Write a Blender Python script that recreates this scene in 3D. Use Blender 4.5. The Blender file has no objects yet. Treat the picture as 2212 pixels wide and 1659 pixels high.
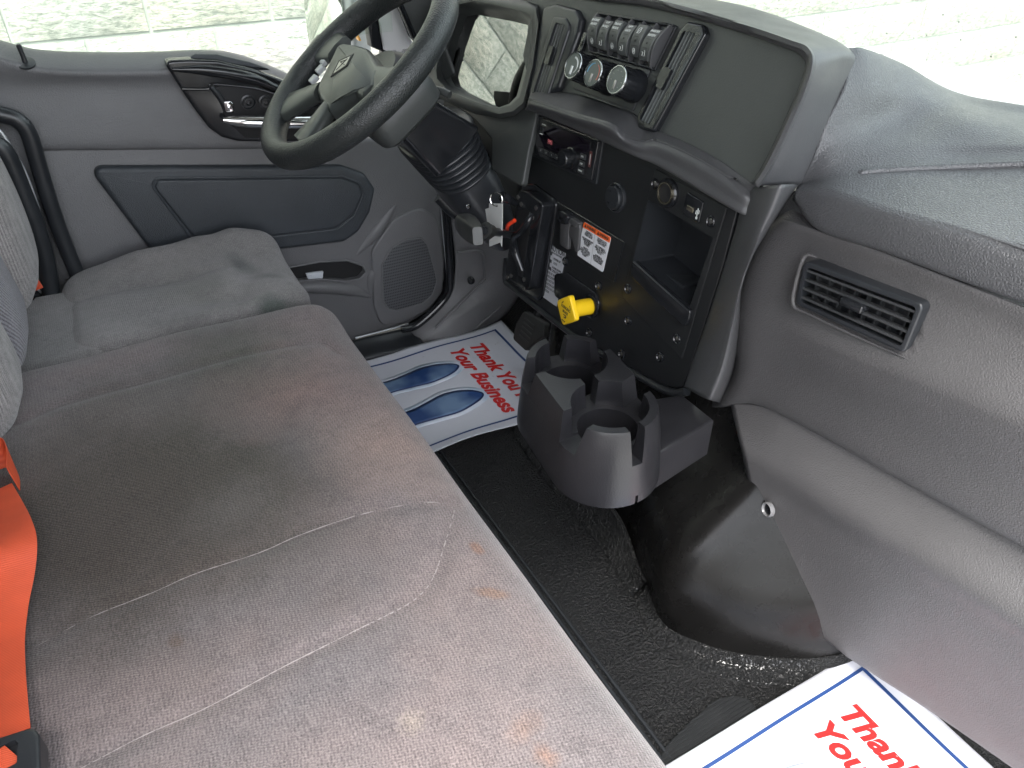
import bpy, bmesh, math, random
from mathutils import Vector as V, Matrix
from math import sin, cos, pi, radians, sqrt, atan2, hypot

random.seed(7)
S = bpy.context.scene
COL = S.collection

# ------------------------------------------------------------------ camera
AX = V((0.87116816, 0.28239035, 0.40164876))     # truck forward, seen from the camera (right, up, into)
AY = V((-0.49097347, 0.50658896, 0.7087402))     # towards the driver's door
AZ = V((0.00332944, 0.81463079, -0.57997034))    # up
EYE = V((0, 0, 1.24))
FPX, PCX, PCY = 1657.0, 1106.0, 829.5
cam = bpy.data.cameras.new('camera')
camo = bpy.data.objects.new('camera', cam)
COL.objects.link(camo)
cr = V((AX[0], AY[0], AZ[0])); cu = V((AX[1], AY[1], AZ[1])); cb = -V((AX[2], AY[2], AZ[2]))
M = Matrix((cr, cu, cb)).transposed().to_4x4()
M.translation = EYE
camo.matrix_world = M
cam.sensor_width = 36
cam.lens = FPX / 2212 * 36
cam.clip_start = 0.01
cam.clip_end = 200
S.camera = camo

# ------------------------------------------------------------------ light
W = bpy.data.worlds.new('World'); S.world = W; W.use_nodes = True
nt = W.node_tree; nt.nodes.clear()
sky = nt.nodes.new('ShaderNodeTexSky'); sky.sky_type = 'NISHITA'; sky.sun_disc = False
SUN_EL, SUN_AZ = radians(64), radians(215)       # azimuth measured from +Y, clockwise
sky.sun_elevation = SUN_EL; sky.sun_rotation = SUN_AZ
sky.air_density = 1.0; sky.dust_density = 3.0
bg = nt.nodes.new('ShaderNodeBackground'); bg.inputs[1].default_value = 0.15
wo = nt.nodes.new('ShaderNodeOutputWorld')
hs = nt.nodes.new('ShaderNodeHueSaturation'); hs.inputs['Saturation'].default_value = .32
nt.links.new(sky.outputs[0], hs.inputs['Color']); nt.links.new(hs.outputs[0], bg.inputs[0]); nt.links.new(bg.outputs[0], wo.inputs[0])
sl = bpy.data.lights.new('sun', 'SUN'); sl.energy = 1.5; sl.angle = radians(25); sl.color = (1, .96, .9)
so = bpy.data.objects.new('sun', sl); COL.objects.link(so)
sd = V((sin(SUN_AZ) * cos(SUN_EL), cos(SUN_AZ) * cos(SUN_EL), sin(SUN_EL)))
so.rotation_euler = sd.to_track_quat('Z', 'Y').to_euler(); so.location = sd * 20
S.view_settings.view_transform = 'Standard'; S.view_settings.look = 'None'
S.view_settings.gamma = 1; S.view_settings.exposure = 2.68
S.view_settings.use_curve_mapping = False
S.cycles.max_bounces = 8; S.cycles.diffuse_bounces = 5; S.cycles.glossy_bounces = 4
S.cycles.transparent_max_bounces = 12; S.cycles.transmission_bounces = 4
S.cycles.sample_clamp_indirect = 6
S.cycles.use_denoising = True
S.cycles.caustics_reflective = False; S.cycles.caustics_refractive = False

# ------------------------------------------------------------------ geometry helpers
def ray(px, py):
    c = V((px - PCX, PCY - py, FPX))
    return V((AX.dot(c), AY.dot(c), AZ.dot(c)))
def PX(px, py, x):
    r = ray(px, py); return EYE + r * (x / r.x)
def PY(px, py, y):
    r = ray(px, py); return EYE + r * (y / r.y)
def PZ(px, py, z):
    r = ray(px, py); return EYE + r * ((z - EYE.z) / r.z)

class Pl:
    """a real plane of the cab: origin o, u to the viewer's right, v up, n towards the seats"""
    def __init__(s, o, u, v):
        s.o = V(o); s.u = V(u).normalized(); v = V(v); v = v - s.u * v.dot(s.u); s.v = v.normalized(); s.n = s.u.cross(s.v)
    def hit(s, px, py, h=0):
        r = ray(px, py); o = s.o + s.n * h
        p = EYE + r * ((o - EYE).dot(s.n) / r.dot(s.n)) - s.o
        return (p.dot(s.u), p.dot(s.v))
    def pt(s, a, b, h=0):
        return s.o + s.u * a + s.v * b + s.n * h
    def hits(s, pts, h=0):
        return [s.hit(x, y, h) for x, y in pts]

PU = Pl((.8625, 1.0, 1.01), (0, -1, 0), (.0575, 0, .144))    # upper fascia
PC = Pl((.76, 1.0, .42), (0, -1, 0), (.04, 0, .38))          # console face
PD = Pl((0, 1.88, .6), (1, 0, 0), (0, 0, 1))                 # driver's door trim
PF = Pl((0, 0, 0), (0, -1, 0), (1, 0, 0))                    # floor, up is towards the front

def area2(p):
    return sum(p[i][0] * p[(i + 1) % len(p)][1] - p[(i + 1) % len(p)][0] * p[i][1] for i in range(len(p))) / 2
def ccw(p):
    return list(p) if area2(p) > 0 else list(p)[::-1]
def rnd(p, r, n=5):
    """round the corners of a polygon; r one radius or a list"""
    N = len(p); out = []
    for i in range(N):
        a = V(p[i - 1]); b = V(p[i]); c = V(p[(i + 1) % N])
        ri = r[i] if isinstance(r, (list, tuple)) else r
        da = (a - b); dc = (c - b); la = da.length; lc = dc.length
        if la < 1e-6 or lc < 1e-6: continue
        da /= la; dc /= lc
        ang = math.acos(max(-1, min(1, da.dot(dc))))
        if ang > 3.0 or ri <= 0: out.append(tuple(b)); continue
        t = min(ri / math.tan(ang / 2), la * .48, lc * .48)
        p0 = b + da * t; p1 = b + dc * t
        for k in range(n + 1):
            s = k / n
            q = p0 * (1 - s) ** 2 + b * 2 * s * (1 - s) + p1 * s * s
            out.append(tuple(q))
    return out
def inset(p, d):
    """offset a ccw polygon inwards by d"""
    N = len(p); out = []
    for i in range(N):
        a = V(p[i - 1]); b = V(p[i]); c = V(p[(i + 1) % N])
        e1 = (b - a); e2 = (c - b)
        if e1.length < 1e-9 or e2.length < 1e-9: out.append(tuple(b)); continue
        e1.normalize(); e2.normalize()
        n1 = V((-e1.y, e1.x)); n2 = V((-e2.y, e2.x))
        m = n1 + n2
        if m.length < 1e-6: out.append(tuple(b + n1 * d)); continue
        m.normalize(); k = max(.5, m.dot(n1))
        out.append(tuple(b + m * (d / k)))
    return out

def link(name, me, mat=None, parent=None, sharp=35, smooth=True):
    if mat is not None and not me.materials: me.materials.append(mat)
    if len(me.vertices):
        xs = [v.co for v in me.vertices]
        lo = V([min(c[i] for c in xs) for i in range(3)]); hi = V([max(c[i] for c in xs) for i in range(3)])
        org = V(((lo.x + hi.x) / 2, (lo.y + hi.y) / 2, lo.z))
    else: org = V((0, 0, 0))
    me.transform(Matrix.Translation(-org))
    o = bpy.data.objects.new(name, me); COL.objects.link(o)
    pw = WLOC.get(parent.name, V((0, 0, 0))) if parent else V((0, 0, 0))
    o.location = org - pw
    WLOC[o.name] = org
    if parent: o.parent = parent
    if smooth:
        for p in me.polygons: p.use_smooth = True
        if sharp: me.set_sharp_from_angle(angle=radians(sharp))
    me.update()
    return o
WLOC = {}

def mesh_from(verts, faces, name='m', recalc=True):
    me = bpy.data.meshes.new(name)
    me.from_pydata([tuple(v) for v in verts], [], faces)
    me.validate()
    if recalc:
        bm = bmesh.new(); bm.from_mesh(me)
        bmesh.ops.remove_doubles(bm, verts=bm.verts, dist=1e-6)
        bmesh.ops.recalc_face_normals(bm, faces=bm.faces)
        bm.to_mesh(me); bm.free()
    return me

class MB:
    """collects shapes for one mesh"""
    def __init__(s): s.v = []; s.f = []
    def add(s, v, f):
        o = len(s.v); s.v += [V(x) for x in v]; s.f += [tuple(i + o for i in t) for t in f]
    def prism(s, poly, pl, h0, h1, bev=0.0, seg=3, closed_back=True):
        p = ccw(poly); N = len(p); rings = [[pl.pt(a, b, h0) for a, b in p]]
        if bev > 0:
            for k in range(seg + 1):
                t = k / seg * pi / 2
                q = inset(p, bev * (1 - cos(t)))
                rings.append([pl.pt(a, b, h1 - bev + bev * sin(t)) for a, b in q])
        else: rings.append([pl.pt(a, b, h1) for a, b in p])
        v = [x for r in rings for x in r]; f = []
        for k in range(len(rings) - 1):
            for i in range(N):
                j = (i + 1) % N
                f.append((k * N + i, k * N + j, (k + 1) * N + j, (k + 1) * N + i))
        f.append(tuple((len(rings) - 1) * N + i for i in range(N)))
        if closed_back: f.append(tuple(range(N))[::-1])
        s.add(v, f)
    def loft(s, rings, cap0=True, cap1=True, closed=True):
        N = len(rings[0]); v = [x for r in rings for x in r]; f = []
        for k in range(len(rings) - 1):
            for i in range(N if closed else N - 1):
                j = (i + 1) % N
                f.append((k * N + i, k * N + j, (k + 1) * N + j, (k + 1) * N + i))
        if cap0: f.append(tuple(range(N))[::-1])
        if cap1: f.append(tuple((len(rings) - 1) * N + i for i in range(N)))
        s.add(v, f)
    def lathe(s, prof, o, axis, seg=28, squash=1.0):
        a = V(axis).normalized(); u = a.orthogonal().normalized(); w = a.cross(u)
        rings = [[V(o) + a * h + (u * cos(2 * pi * i / seg) + w * sin(2 * pi * i / seg)) * max(r, 1e-5) for i in range(seg)] for r, h in prof]
        s.loft(rings)
    def tube(s, path, r, seg=10, closed=False, sm=6, flat=None):
        P = [V(p) for p in path]
        R = list(r) if isinstance(r, (list, tuple)) else [r] * len(P)
        if sm > 1 and len(P) > 2: P, R = crom(P, R, sm, closed)
        n = len(P); rings = []; nrm = None
        for i in range(n):
            a = P[i - 1] if (i or closed) else P[i]; b = P[(i + 1) % n] if (i < n - 1 or closed) else P[i]
            t = (b - a).normalized()
            if nrm is None: nrm = V(flat) if flat else t.orthogonal()
            nrm = (nrm - t * nrm.dot(t)).normalized(); bi = t.cross(nrm)
            rings.append([P[i] + (nrm * cos(2 * pi * k / seg) + bi * sin(2 * pi * k / seg)) * R[i] for k in range(seg)])
        if closed: rings.append(rings[0]); s.loft(rings, False, False)
        else: s.loft(rings)
    def box(s, c, ax, ay, az, bev=0):
        c = V(c); ax = V(ax); ay = V(ay); az = V(az)
        pl = Pl(c, ax, ay)
        a, b, h = ax.length, ay.length, az.length
        p = [(-a, -b), (a, -b), (a, b), (-a, b)]
        s.prism(rnd(p, bev, 3) if bev else p, pl, -h, h, bev)
    def build(s, name, mat, parent=None, sharp=35, smooth=True):
        return link(name, mesh_from(s.v, s.f), mat, parent, sharp, smooth)

def crom(P, R, sm, closed=False):
    n = len(P); out = []; ro = []
    for i in range(n if closed else n - 1):
        p0 = P[i - 1] if (i or closed) else P[0] * 2 - P[1]
        p1 = P[i]; p2 = P[(i + 1) % n]
        p3 = P[(i + 2) % n] if (i < n - 2 or closed) else p2 * 2 - p1
        for k in range(sm):
            t = k / sm
            out.append(.5 * ((2 * p1) + (p2 - p0) * t + (2 * p0 - 5 * p1 + 4 * p2 - p3) * t * t + (3 * p1 - p0 - 3 * p2 + p3) * t ** 3))
            ro.append(R[i] * (1 - t) + R[(i + 1) % n] * t)
    if not closed: out.append(P[-1]); ro.append(R[-1])
    return out, ro

def patch(grid, nr=6, nc=6):
    rows = [crom([V(p) for p in r], [0] * len(r), nc)[0] for r in grid]
    cols = [crom([rows[i][j] for i in range(len(rows))], [0] * len(rows), nr)[0] for j in range(len(rows[0]))]
    n, m = len(cols), len(cols[0])
    v = [cols[j][i] for i in range(m) for j in range(n)]
    f = [(i * n + j, i * n + j + 1, (i + 1) * n + j + 1, (i + 1) * n + j) for i in range(m - 1) for j in range(n - 1)]
    return v, f
def face_eye(me):
    """turn a sheet's normals to the seats"""
    s = 0
    for p in me.polygons: s += p.normal.dot(EYE - p.center) * p.area
    if s < 0: me.flip_normals()
def sheet(name, grid, mat, parent=None, nr=6, nc=6, th=.006, sharp=50, cut=None):
    v, f = patch(grid, nr, nc)
    me = mesh_from(v, f)
    face_eye(me)
    if cut:
        bm = bmesh.new(); bm.from_mesh(me)
        kill = [fc for fc in bm.faces if cut(fc.calc_center_median())]
        bmesh.ops.delete(bm, geom=kill, context='FACES'); bm.to_mesh(me); bm.free()
    o = link(name, me, mat, parent, sharp)
    if th:
        md = o.modifiers.new('thickness', 'SOLIDIFY'); md.thickness = th; md.offset = -1
    return o
def inpoly(p, poly):
    x, y = p; c = False; n = len(poly)
    for i in range(n):
        x1, y1 = poly[i]; x2, y2 = poly[i - 1]
        if (y1 > y) != (y2 > y) and x < (x2 - x1) * (y - y1) / (y2 - y1) + x1: c = not c
    return c
def solid(name, pxs, pl, h0, h1, mat, parent=None, r=.004, bev=.0015, hh=None, seg=3, rn=5):
    p = pl.hits(pxs, h1 if hh is None else hh)
    b = MB(); b.prism(rnd(p, r, rn) if r else p, pl, h0, h1, bev, seg)
    return b.build(name, mat, parent)

def cut(o, cutters):
    """carve real holes into o"""
    for c in cutters:
        md = o.modifiers.new('hole', 'BOOLEAN'); md.object = c; md.operation = 'DIFFERENCE'; md.solver = 'EXACT'
    bpy.context.view_layer.update()
    dg = bpy.context.evaluated_depsgraph_get()
    me = bpy.data.meshes.new_from_object(o.evaluated_get(dg))
    o.modifiers.clear(); old = o.data; o.data = me; bpy.data.meshes.remove(old)
    for c in cutters:
        bpy.data.objects.remove(c)
    for p in me.polygons: p.use_smooth = True
    me.set_sharp_from_angle(angle=radians(35))
def bevel(o, w, seg=2, ang=35):
    md = o.modifiers.new('edge', 'BEVEL'); md.width = w; md.segments = seg; md.limit_method = 'ANGLE'; md.angle_limit = radians(ang)
    md.harden_normals = True

def thing(name, label, cat, loc=(0, 0, 0), group=None):
    o = bpy.data.objects.new(name, None); COL.objects.link(o); o.location = loc
    o.empty_display_size = .05
    WLOC[o.name] = V(loc)
    return tag(o, label, cat, group)
def tag(o, label, cat, group=None):
    o['label'] = label; o['category'] = cat
    if group: o['group'] = group
    return o
def struct(o):
    o['kind'] = 'structure'; return o

def text_mb(mb, s, pl, a, b, size, ang=0, h=0, th=.0004, ital=0, bold=0, align='CENTER', sx=1.0):
    """real lettering as thin solid characters on a plane"""
    cu = bpy.data.curves.new('t', 'FONT'); cu.body = s; cu.size = size; cu.align_x = align; cu.align_y = 'CENTER'
    cu.extrude = th; cu.shear = ital; cu.offset = bold; cu.resolution_u = 3; cu.space_line = .95
    o = bpy.data.objects.new('t', cu); COL.objects.link(o)
    bpy.context.view_layer.update()
    dg = bpy.context.evaluated_depsgraph_get()
    me = bpy.data.meshes.new_from_object(o.evaluated_get(dg))
    ca, sa = cos(ang), sin(ang)
    vs = []
    for v in me.vertices:
        x = v.co.x * sx; y = v.co.y
        vs.append(pl.pt(a + x * ca - y * sa, b + x * sa + y * ca, h + v.co.z))
    mb.add(vs, [tuple(p.vertices) for p in me.polygons])
    bpy.data.objects.remove(o); bpy.data.curves.remove(cu); bpy.data.meshes.remove(me)

# ------------------------------------------------------------------ materials
def newmat(name):
    m = bpy.data.materials.new(name); m.use_nodes = True
    n = m.node_tree; b = n.nodes['Principled BSDF']
    return m, n, b
def N(n, t, **k):
    x = n.nodes.new(t)
    for a, b in k.items():
        if a.startswith('i_'):
            key = a[2:]
            x.inputs[int(key) if key.isdigit() else key].default_value = b
        else: setattr(x, a, b)
    return x
def geo(n): return N(n, 'ShaderNodeNewGeometry').outputs['Position']
def mixc(n, fac, a, b, blend='MIX'):
    m = N(n, 'ShaderNodeMix', data_type='RGBA', blend_type=blend)
    for i, x in ((0, fac), (6, a), (7, b)):
        if hasattr(x, 'is_linked'): n.links.new(x, m.inputs[i])
        else: m.inputs[i].default_value = (x if i == 0 else (*x, 1))
    return m.outputs[2]
def ramp(n, src, a, b):
    r = N(n, 'ShaderNodeMapRange'); r.inputs[1].default_value = a; r.inputs[2].default_value = b
    n.links.new(src, r.inputs[0]); return r.outputs[0]
def math_(n, op, a, b=None):
    m = N(n, 'ShaderNodeMath', operation=op)
    for i, x in enumerate((a, b)):
        if x is None: continue
        if hasattr(x, 'is_linked'): n.links.new(x, m.inputs[i])
        else: m.inputs[i].default_value = x
    return m.outputs[0]
def bumpn(n, hgt, strength, dist, normal=None):
    b = N(n, 'ShaderNodeBump'); b.inputs['Strength'].default_value = strength; b.inputs['Distance'].default_value = dist
    n.links.new(hgt, b.inputs['Height'])
    if normal: n.links.new(normal, b.inputs['Normal'])
    return b.outputs[0]

def plastic(name, col, rough=.5, grain=420, gs=.35, spec=.5, leather=0, lscale=260, dust=.12, coat=0):
    m, n, b = newmat(name); L = n.links.new; P = geo(n)
    nz = N(n, 'ShaderNodeTexNoise', i_Scale=9.0, i_Detail=4.0); L(P, nz.inputs['Vector'])
    d = mixc(n, ramp(n, nz.outputs[0], .3, .75), tuple(c * (1 - dust) for c in col), tuple(min(1, c * (1 + dust) + .003) for c in col))
    L(d, b.inputs['Base Color'])
    nr = N(n, 'ShaderNodeTexNoise', i_Scale=30.0, i_Detail=5.0); L(P, nr.inputs['Vector'])
    rr = N(n, 'ShaderNodeMapRange'); rr.inputs[3].default_value = max(.03, rough - .025); rr.inputs[4].default_value = rough + .035
    rr.inputs[1].default_value = .3; rr.inputs[2].default_value = .7
    L(nr.outputs[0], rr.inputs[0]); L(rr.outputs[0], b.inputs['Roughness'])
    b.inputs['Specular IOR Level'].default_value = spec
    if coat: b.inputs['Coat Weight'].default_value = coat; b.inputs['Coat Roughness'].default_value = .12
    if gs:
        if leather:
            vo = N(n, 'ShaderNodeTexVoronoi', feature='DISTANCE_TO_EDGE', i_Scale=lscale)
            w = N(n, 'ShaderNodeTexNoise', i_Scale=lscale * .5); L(P, w.inputs['Vector'])
            add = N(n, 'ShaderNodeVectorMath', operation='MULTIPLY_ADD'); L(w.outputs['Color'], add.inputs[0])
            add.inputs[1].default_value = (.004,) * 3; L(P, add.inputs[2]); L(add.outputs[0], vo.inputs['Vector'])
            h = ramp(n, vo.outputs['Distance'], 0, .3)
            nb = bumpn(n, h, leather, .0008)
        else:
            g = N(n, 'ShaderNodeTexNoise', i_Scale=float(grain), i_Detail=2.0); L(P, g.inputs['Vector'])
            nb = bumpn(n, g.outputs[0], gs, .0005)
        L(nb, b.inputs['Normal'])
    return m
def flat(name, col, rough=.6, metal=0, emit=0, spec=.5):
    m, n, b = newmat(name)
    b.inputs['Base Color'].default_value = (*col, 1); b.inputs['Roughness'].default_value = rough; b.inputs['Metallic'].default_value = metal
    b.inputs['Specular IOR Level'].default_value = spec
    if emit: b.inputs['Emission Color'].default_value = (*col, 1); b.inputs['Emission Strength'].default_value = emit
    return m
def glass(name, tint=(1, 1, 1), refl=1.0, rough=0.0):
    m, n, b = newmat(name); n.nodes.remove(b); L = n.links.new
    t = N(n, 'ShaderNodeBsdfTransparent'); t.inputs[0].default_value = (*tint, 1)
    g = N(n, 'ShaderNodeBsdfGlossy'); g.inputs['Roughness'].default_value = rough
    fr = N(n, 'ShaderNodeFresnel'); fr.inputs[0].default_value = 1.5
    mx = N(n, 'ShaderNodeMixShader'); L(math_(n, 'MULTIPLY', fr.outputs[0], refl), mx.inputs[0]); L(t.outputs[0], mx.inputs[1]); L(g.outputs[0], mx.inputs[2])
    o = n.nodes['Material Output']; L(mx.outputs[0], o.inputs[0]); return m

GREY = plastic('grey_moulded_trim', (.074, .072, .0735), .42, leather=.42, lscale=270, dust=.035)
GREYS = plastic('grey_padded_vinyl', (.064, .065, .069), .36, leather=.55, lscale=240, dust=.03)
BROWT = plastic('dash_fascia', (.040, .044, .043), .46, grain=380, gs=.5, dust=.05)
BROWF = plastic('dash_surround', (.052, .053, .056), .42, grain=380, gs=.6, dust=.05)
DOOR = plastic('door_trim', (.112, .112, .116), .42, leather=.45, lscale=230, dust=.04)
DARKV = plastic('dark_blue_vinyl', (.028, .033, .039), .42, leather=.5, lscale=300)
BLK = plastic('black_panel', (.009, .010, .011), .42, grain=700, gs=.3)
BLKG = plastic('gloss_black', (.010, .011, .013), .17, grain=60, gs=.04)
BLKS = plastic('satin_black', (.016, .018, .021), .33, grain=500, gs=.2)
WHEELM = plastic('wheel_leather', (.018, .021, .021), .36, leather=.6, lscale=210)
HUBM = plastic('wheel_plastic', (.042, .048, .045), .38, grain=600, gs=.25)
CUPM = plastic('cup_plastic', (.0105, .0105, .0125), .33, grain=420, gs=.45)
TUNM = plastic('tunnel_plastic', (.0048, .0046, .0045), .27, grain=500, gs=.2, spec=.22, dust=.05)
CHROME = flat('chrome', (.8, .8, .8), .08, 1)
STEEL = flat('screw_steel', (.32, .31, .30), .3, 1)
BRASS = flat('brass', (.55, .5, .38), .25, 1)
DARK = flat('recess_shade_and_black', (.006, .006, .007), .7)  # near-black: shade painted into recesses, also a few plainly black parts
WHITE = flat('white_paint', (.8, .8, .8), .3)
INKW = flat('white_print', (.55, .58, .56), .6)
INKD = flat('dark_print', (.02, .02, .022), .6)
LABW = flat('label_white', (.62, .63, .66), .45)
ORNG = flat('orange_print', (.80, .13, .02), .45)
YEL = plastic('yellow_plastic', (.86, .56, .012), .38, grain=300, gs=.08)
REDP = flat('red_print', (.48, .010, .010), .5)
BLUP = flat('blue_print', (.008, .035, .13), .5)
RED = flat('red_led', (1, .03, .02), .4, 0, 2.5)
PURP = flat('display_purple', (.16, .09, .42), .4, 0, .35)
SILV = flat('silver_strip', (.5, .52, .54), .3, .6)

def rubber():
    m, n, b = newmat('pebbled_rubber'); L = n.links.new; P = geo(n)
    b.inputs['Base Color'].default_value = (.0055, .0058, .0062, 1); b.inputs['Roughness'].default_value = .32; b.inputs['Specular IOR Level'].default_value = .5
    v1 = N(n, 'ShaderNodeTexNoise', i_Scale=180.0, i_Detail=3.0, i_Roughness=.6); L(P, v1.inputs['Vector'])
    L(bumpn(n, ramp(n, v1.outputs[0], .38, .62), 1.0, .0034), b.inputs['Normal']); return m
RUB = rubber()

def seat_fabric(name, base, pink, big=True, rib=0, kx=900):
    m, n, b = newmat(name); L = n.links.new; P = geo(n)
    b.inputs['Roughness'].default_value = .95; b.inputs['Specular IOR Level'].default_value = .15
    b.inputs['Sheen Weight'].default_value = .25; b.inputs['Sheen Roughness'].default_value = .5
    # wobble
    wn = N(n, 'ShaderNodeTexNoise', i_Scale=60.0, i_Detail=2.0); L(P, wn.inputs['Vector'])
    ad = N(n, 'ShaderNodeVectorMath', operation='MULTIPLY_ADD'); L(wn.outputs['Color'], ad.inputs[0]); ad.inputs[1].default_value = (.0016,) * 3; L(P, ad.inputs[2])
    sp = N(n, 'ShaderNodeSeparateXYZ'); L(ad.outputs[0], sp.inputs[0])
    if rib:
        s1 = math_(n, 'SINE', math_(n, 'MULTIPLY', math_(n, 'ADD', sp.outputs[1], math_(n, 'MULTIPLY', sp.outputs[2], .55)), rib))
        weave = ramp(n, s1, -1, 1)
    else:
        a = math_(n, 'ADD', math_(n, 'MULTIPLY', sp.outputs[0], kx), math_(n, 'MULTIPLY', sp.outputs[1], kx * .55))
        c = math_(n, 'SUBTRACT', math_(n, 'MULTIPLY', sp.outputs[1], kx * 1.0), math_(n, 'MULTIPLY', sp.outputs[0], kx * .5))
        weave = ramp(n, math_(n, 'ADD', math_(n, 'MULTIPLY', math_(n, 'SINE', a), math_(n, 'SINE', c)), math_(n, 'MULTIPLY', math_(n, 'SINE', math_(n, 'MULTIPLY', sp.outputs[0], kx * 1.1)), .6)), -1.4, 1.4)
    fz = N(n, 'ShaderNodeTexNoise', i_Scale=430.0, i_Detail=3.0, i_Roughness=.7); L(P, fz.inputs['Vector'])
    mot = N(n, 'ShaderNodeTexNoise', i_Scale=5.0, i_Detail=5.0, i_Roughness=.55); L(P, mot.inputs['Vector'])
    col = mixc(n, ramp(n, mot.outputs[0], .35, .65), base, pink)
    def blot(c, rx, ry, rot, colr, amt, soft=.6, nzs=14):
        nonlocal col
        mp = N(n, 'ShaderNodeMapping', vector_type='TEXTURE'); mp.inputs['Location'].default_value = c
        mp.inputs['Rotation'].default_value = (0, 0, rot); mp.inputs['Scale'].default_value = (rx, ry, .5)
        q = N(n, 'ShaderNodeTexNoise', i_Scale=float(nzs), i_Detail=4.0); L(P, q.inputs['Vector'])
        a2 = N(n, 'ShaderNodeVectorMath', operation='MULTIPLY_ADD'); L(q.outputs['Color'], a2.inputs[0]); a2.inputs[1].default_value = (rx * .9, rx * .9, 0); L(P, a2.inputs[2])
        a3 = N(n, 'ShaderNodeVectorMath', operation='SUBTRACT'); L(a2.outputs[0], a3.inputs[0]); a3.inputs[1].default_value = (rx * .45, rx * .45, 0)
        L(a3.outputs[0], mp.inputs[0])
        ln = N(n, 'ShaderNodeVectorMath', operation='LENGTH'); L(mp.outputs[0], ln.inputs[0])
        f = math_(n, 'MULTIPLY', ramp(n, ln.outputs['Value'], 1, 1 - soft), amt)
        col = mixc(n, f, col, colr)
    if big:
        for args in STAINS: blot(*args)
    inv = math_(n, 'SUBTRACT', 1.0, weave)
    th = mixc(n, math_(n, 'MULTIPLY', inv, .95 if rib else .8), col, (.30, .29, .31), 'MULTIPLY')
    pile = N(n, 'ShaderNodeTexNoise', i_Scale=38.0, i_Detail=5.0, i_Roughness=.65); L(P, pile.inputs['Vector'])
    th = mixc(n, math_(n, 'MULTIPLY', ramp(n, pile.outputs[0], .45, .70), .6), th, (.55, .55, .56), 'MULTIPLY')
    lint = mixc(n, 1.0, mixc(n, .05, col, (.7, .66, .64)), (1.65, 1.62, 1.62), 'MULTIPLY')
    th = mixc(n, math_(n, 'MULTIPLY', ramp(n, fz.outputs[0], .42, .72), .55), th, lint)
    L(th, b.inputs['Base Color'])
    hsum = math_(n, 'ADD', weave, math_(n, 'MULTIPLY', fz.outputs[0], .8))
    L(bumpn(n, hsum, .9, .0016 if rib else .0009), b.inputs['Normal'])
    return m
def zp(px, py, z=.44): return tuple(PZ(px, py, z))
STAINS = [
    (zp(370, 1030), .34, .40, .2, (.042, .036, .024), .95, .75, 7),
    (zp(190, 1130), .24, .32, .2, (.038, .026, .017), .9, .8, 9),
    (zp(640, 830), .20, .16, 0, (.22, .14, .122), .7, .9, 8),
    (zp(850, 960), .12, .2, .5, (.34, .24, .20), .6, .9, 8),
    (zp(520, 770), .14, .18, .5, (.060, .062, .048), .85, .9, 12),
    (zp(1030, 1180), .010, .016, .2, (.18, .095, .06), .7, .5, 60),
    (zp(1062, 1275), .011, .030, .9, (.17, .10, .065), .65, .5, 60),
    (zp(1178, 1635), .016, .022, .2, (.19, .105, .07), .6, .9, 90),
    (zp(1130, 1575), .03, .02, .2, (.20, .13, .10), .5, .9, 60),
    (zp(890, 1560), .020, .020, .2, (.27, .23, .19), .5, .9, 120),
    (zp(380, 1385), .012, .016, .2, (.10, .07, .055), .7, .6, 60),
    (zp(203, 768), .006, .008, .2, (.33, .09, .03), .9, .4, 90),
    (zp(520, 1085), .10, .08, .2, (.11, .10, .09), .5, .9, 20),
]
FAB = seat_fabric('seat_weave', (.130, .117, .119), (.172, .140, .136), True, 0, 1150)
STAINS = [
    (zp(520, 565, .45), .035, .06, .3, (.05, .058, .055), .8, .8, 40),
    (zp(575, 590, .45), .03, .05, 1.2, (.06, .065, .06), .6, .8, 40),
    (zp(600, 655, .44), .06, .04, .1, (.04, .06, .05), .75, .7, 18),
    (zp(307, 735, .44), .006, .014, .1, (.06, .05, .05), .8, .6, 60),
    (zp(420, 620, .44), .09, .12, .4, (.15, .15, .13), .5, .9, 12),
    (zp(470, 720, .44), .10, .03, .2, (.09, .085, .07), .4, .9, 20),
]
FABD = seat_fabric('driver_seat_velour', (.175, .170, .166), (.215, .205, .20), True, 0, 1500)
FABR = seat_fabric('ribbed_cloth', (.20, .195, .22), (.23, .22, .24), False, 900)
FABB = seat_fabric('backrest_cloth', (.24, .23, .225), (.28, .26, .25), False, 0, 1000)
THREAD = flat('pale_thread', (.27, .24, .235), .85)

def belt_mat():
    m, n, b = newmat('orange_webbing'); L = n.links.new; P = geo(n)
    sp = N(n, 'ShaderNodeSeparateXYZ'); L(P, sp.inputs[0])
    s = math_(n, 'SINE', math_(n, 'MULTIPLY', sp.outputs[1], 2600)); nz = N(n, 'ShaderNodeTexNoise', i_Scale=18.0, i_Detail=4.0); L(P, nz.inputs['Vector'])
    c = mixc(n, ramp(n, nz.outputs[0], .35, .7), (.60, .070, .024), (.46, .052, .018)); c = mixc(n, math_(n, 'MULTIPLY', ramp(n, s, -1, 1), .35), c, (.85, .15, .05))
    L(c, b.inputs['Base Color']); b.inputs['Roughness'].default_value = .6
    L(bumpn(n, s, .4, .0004), b.inputs['Normal']); return m
BELT = belt_mat()

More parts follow.
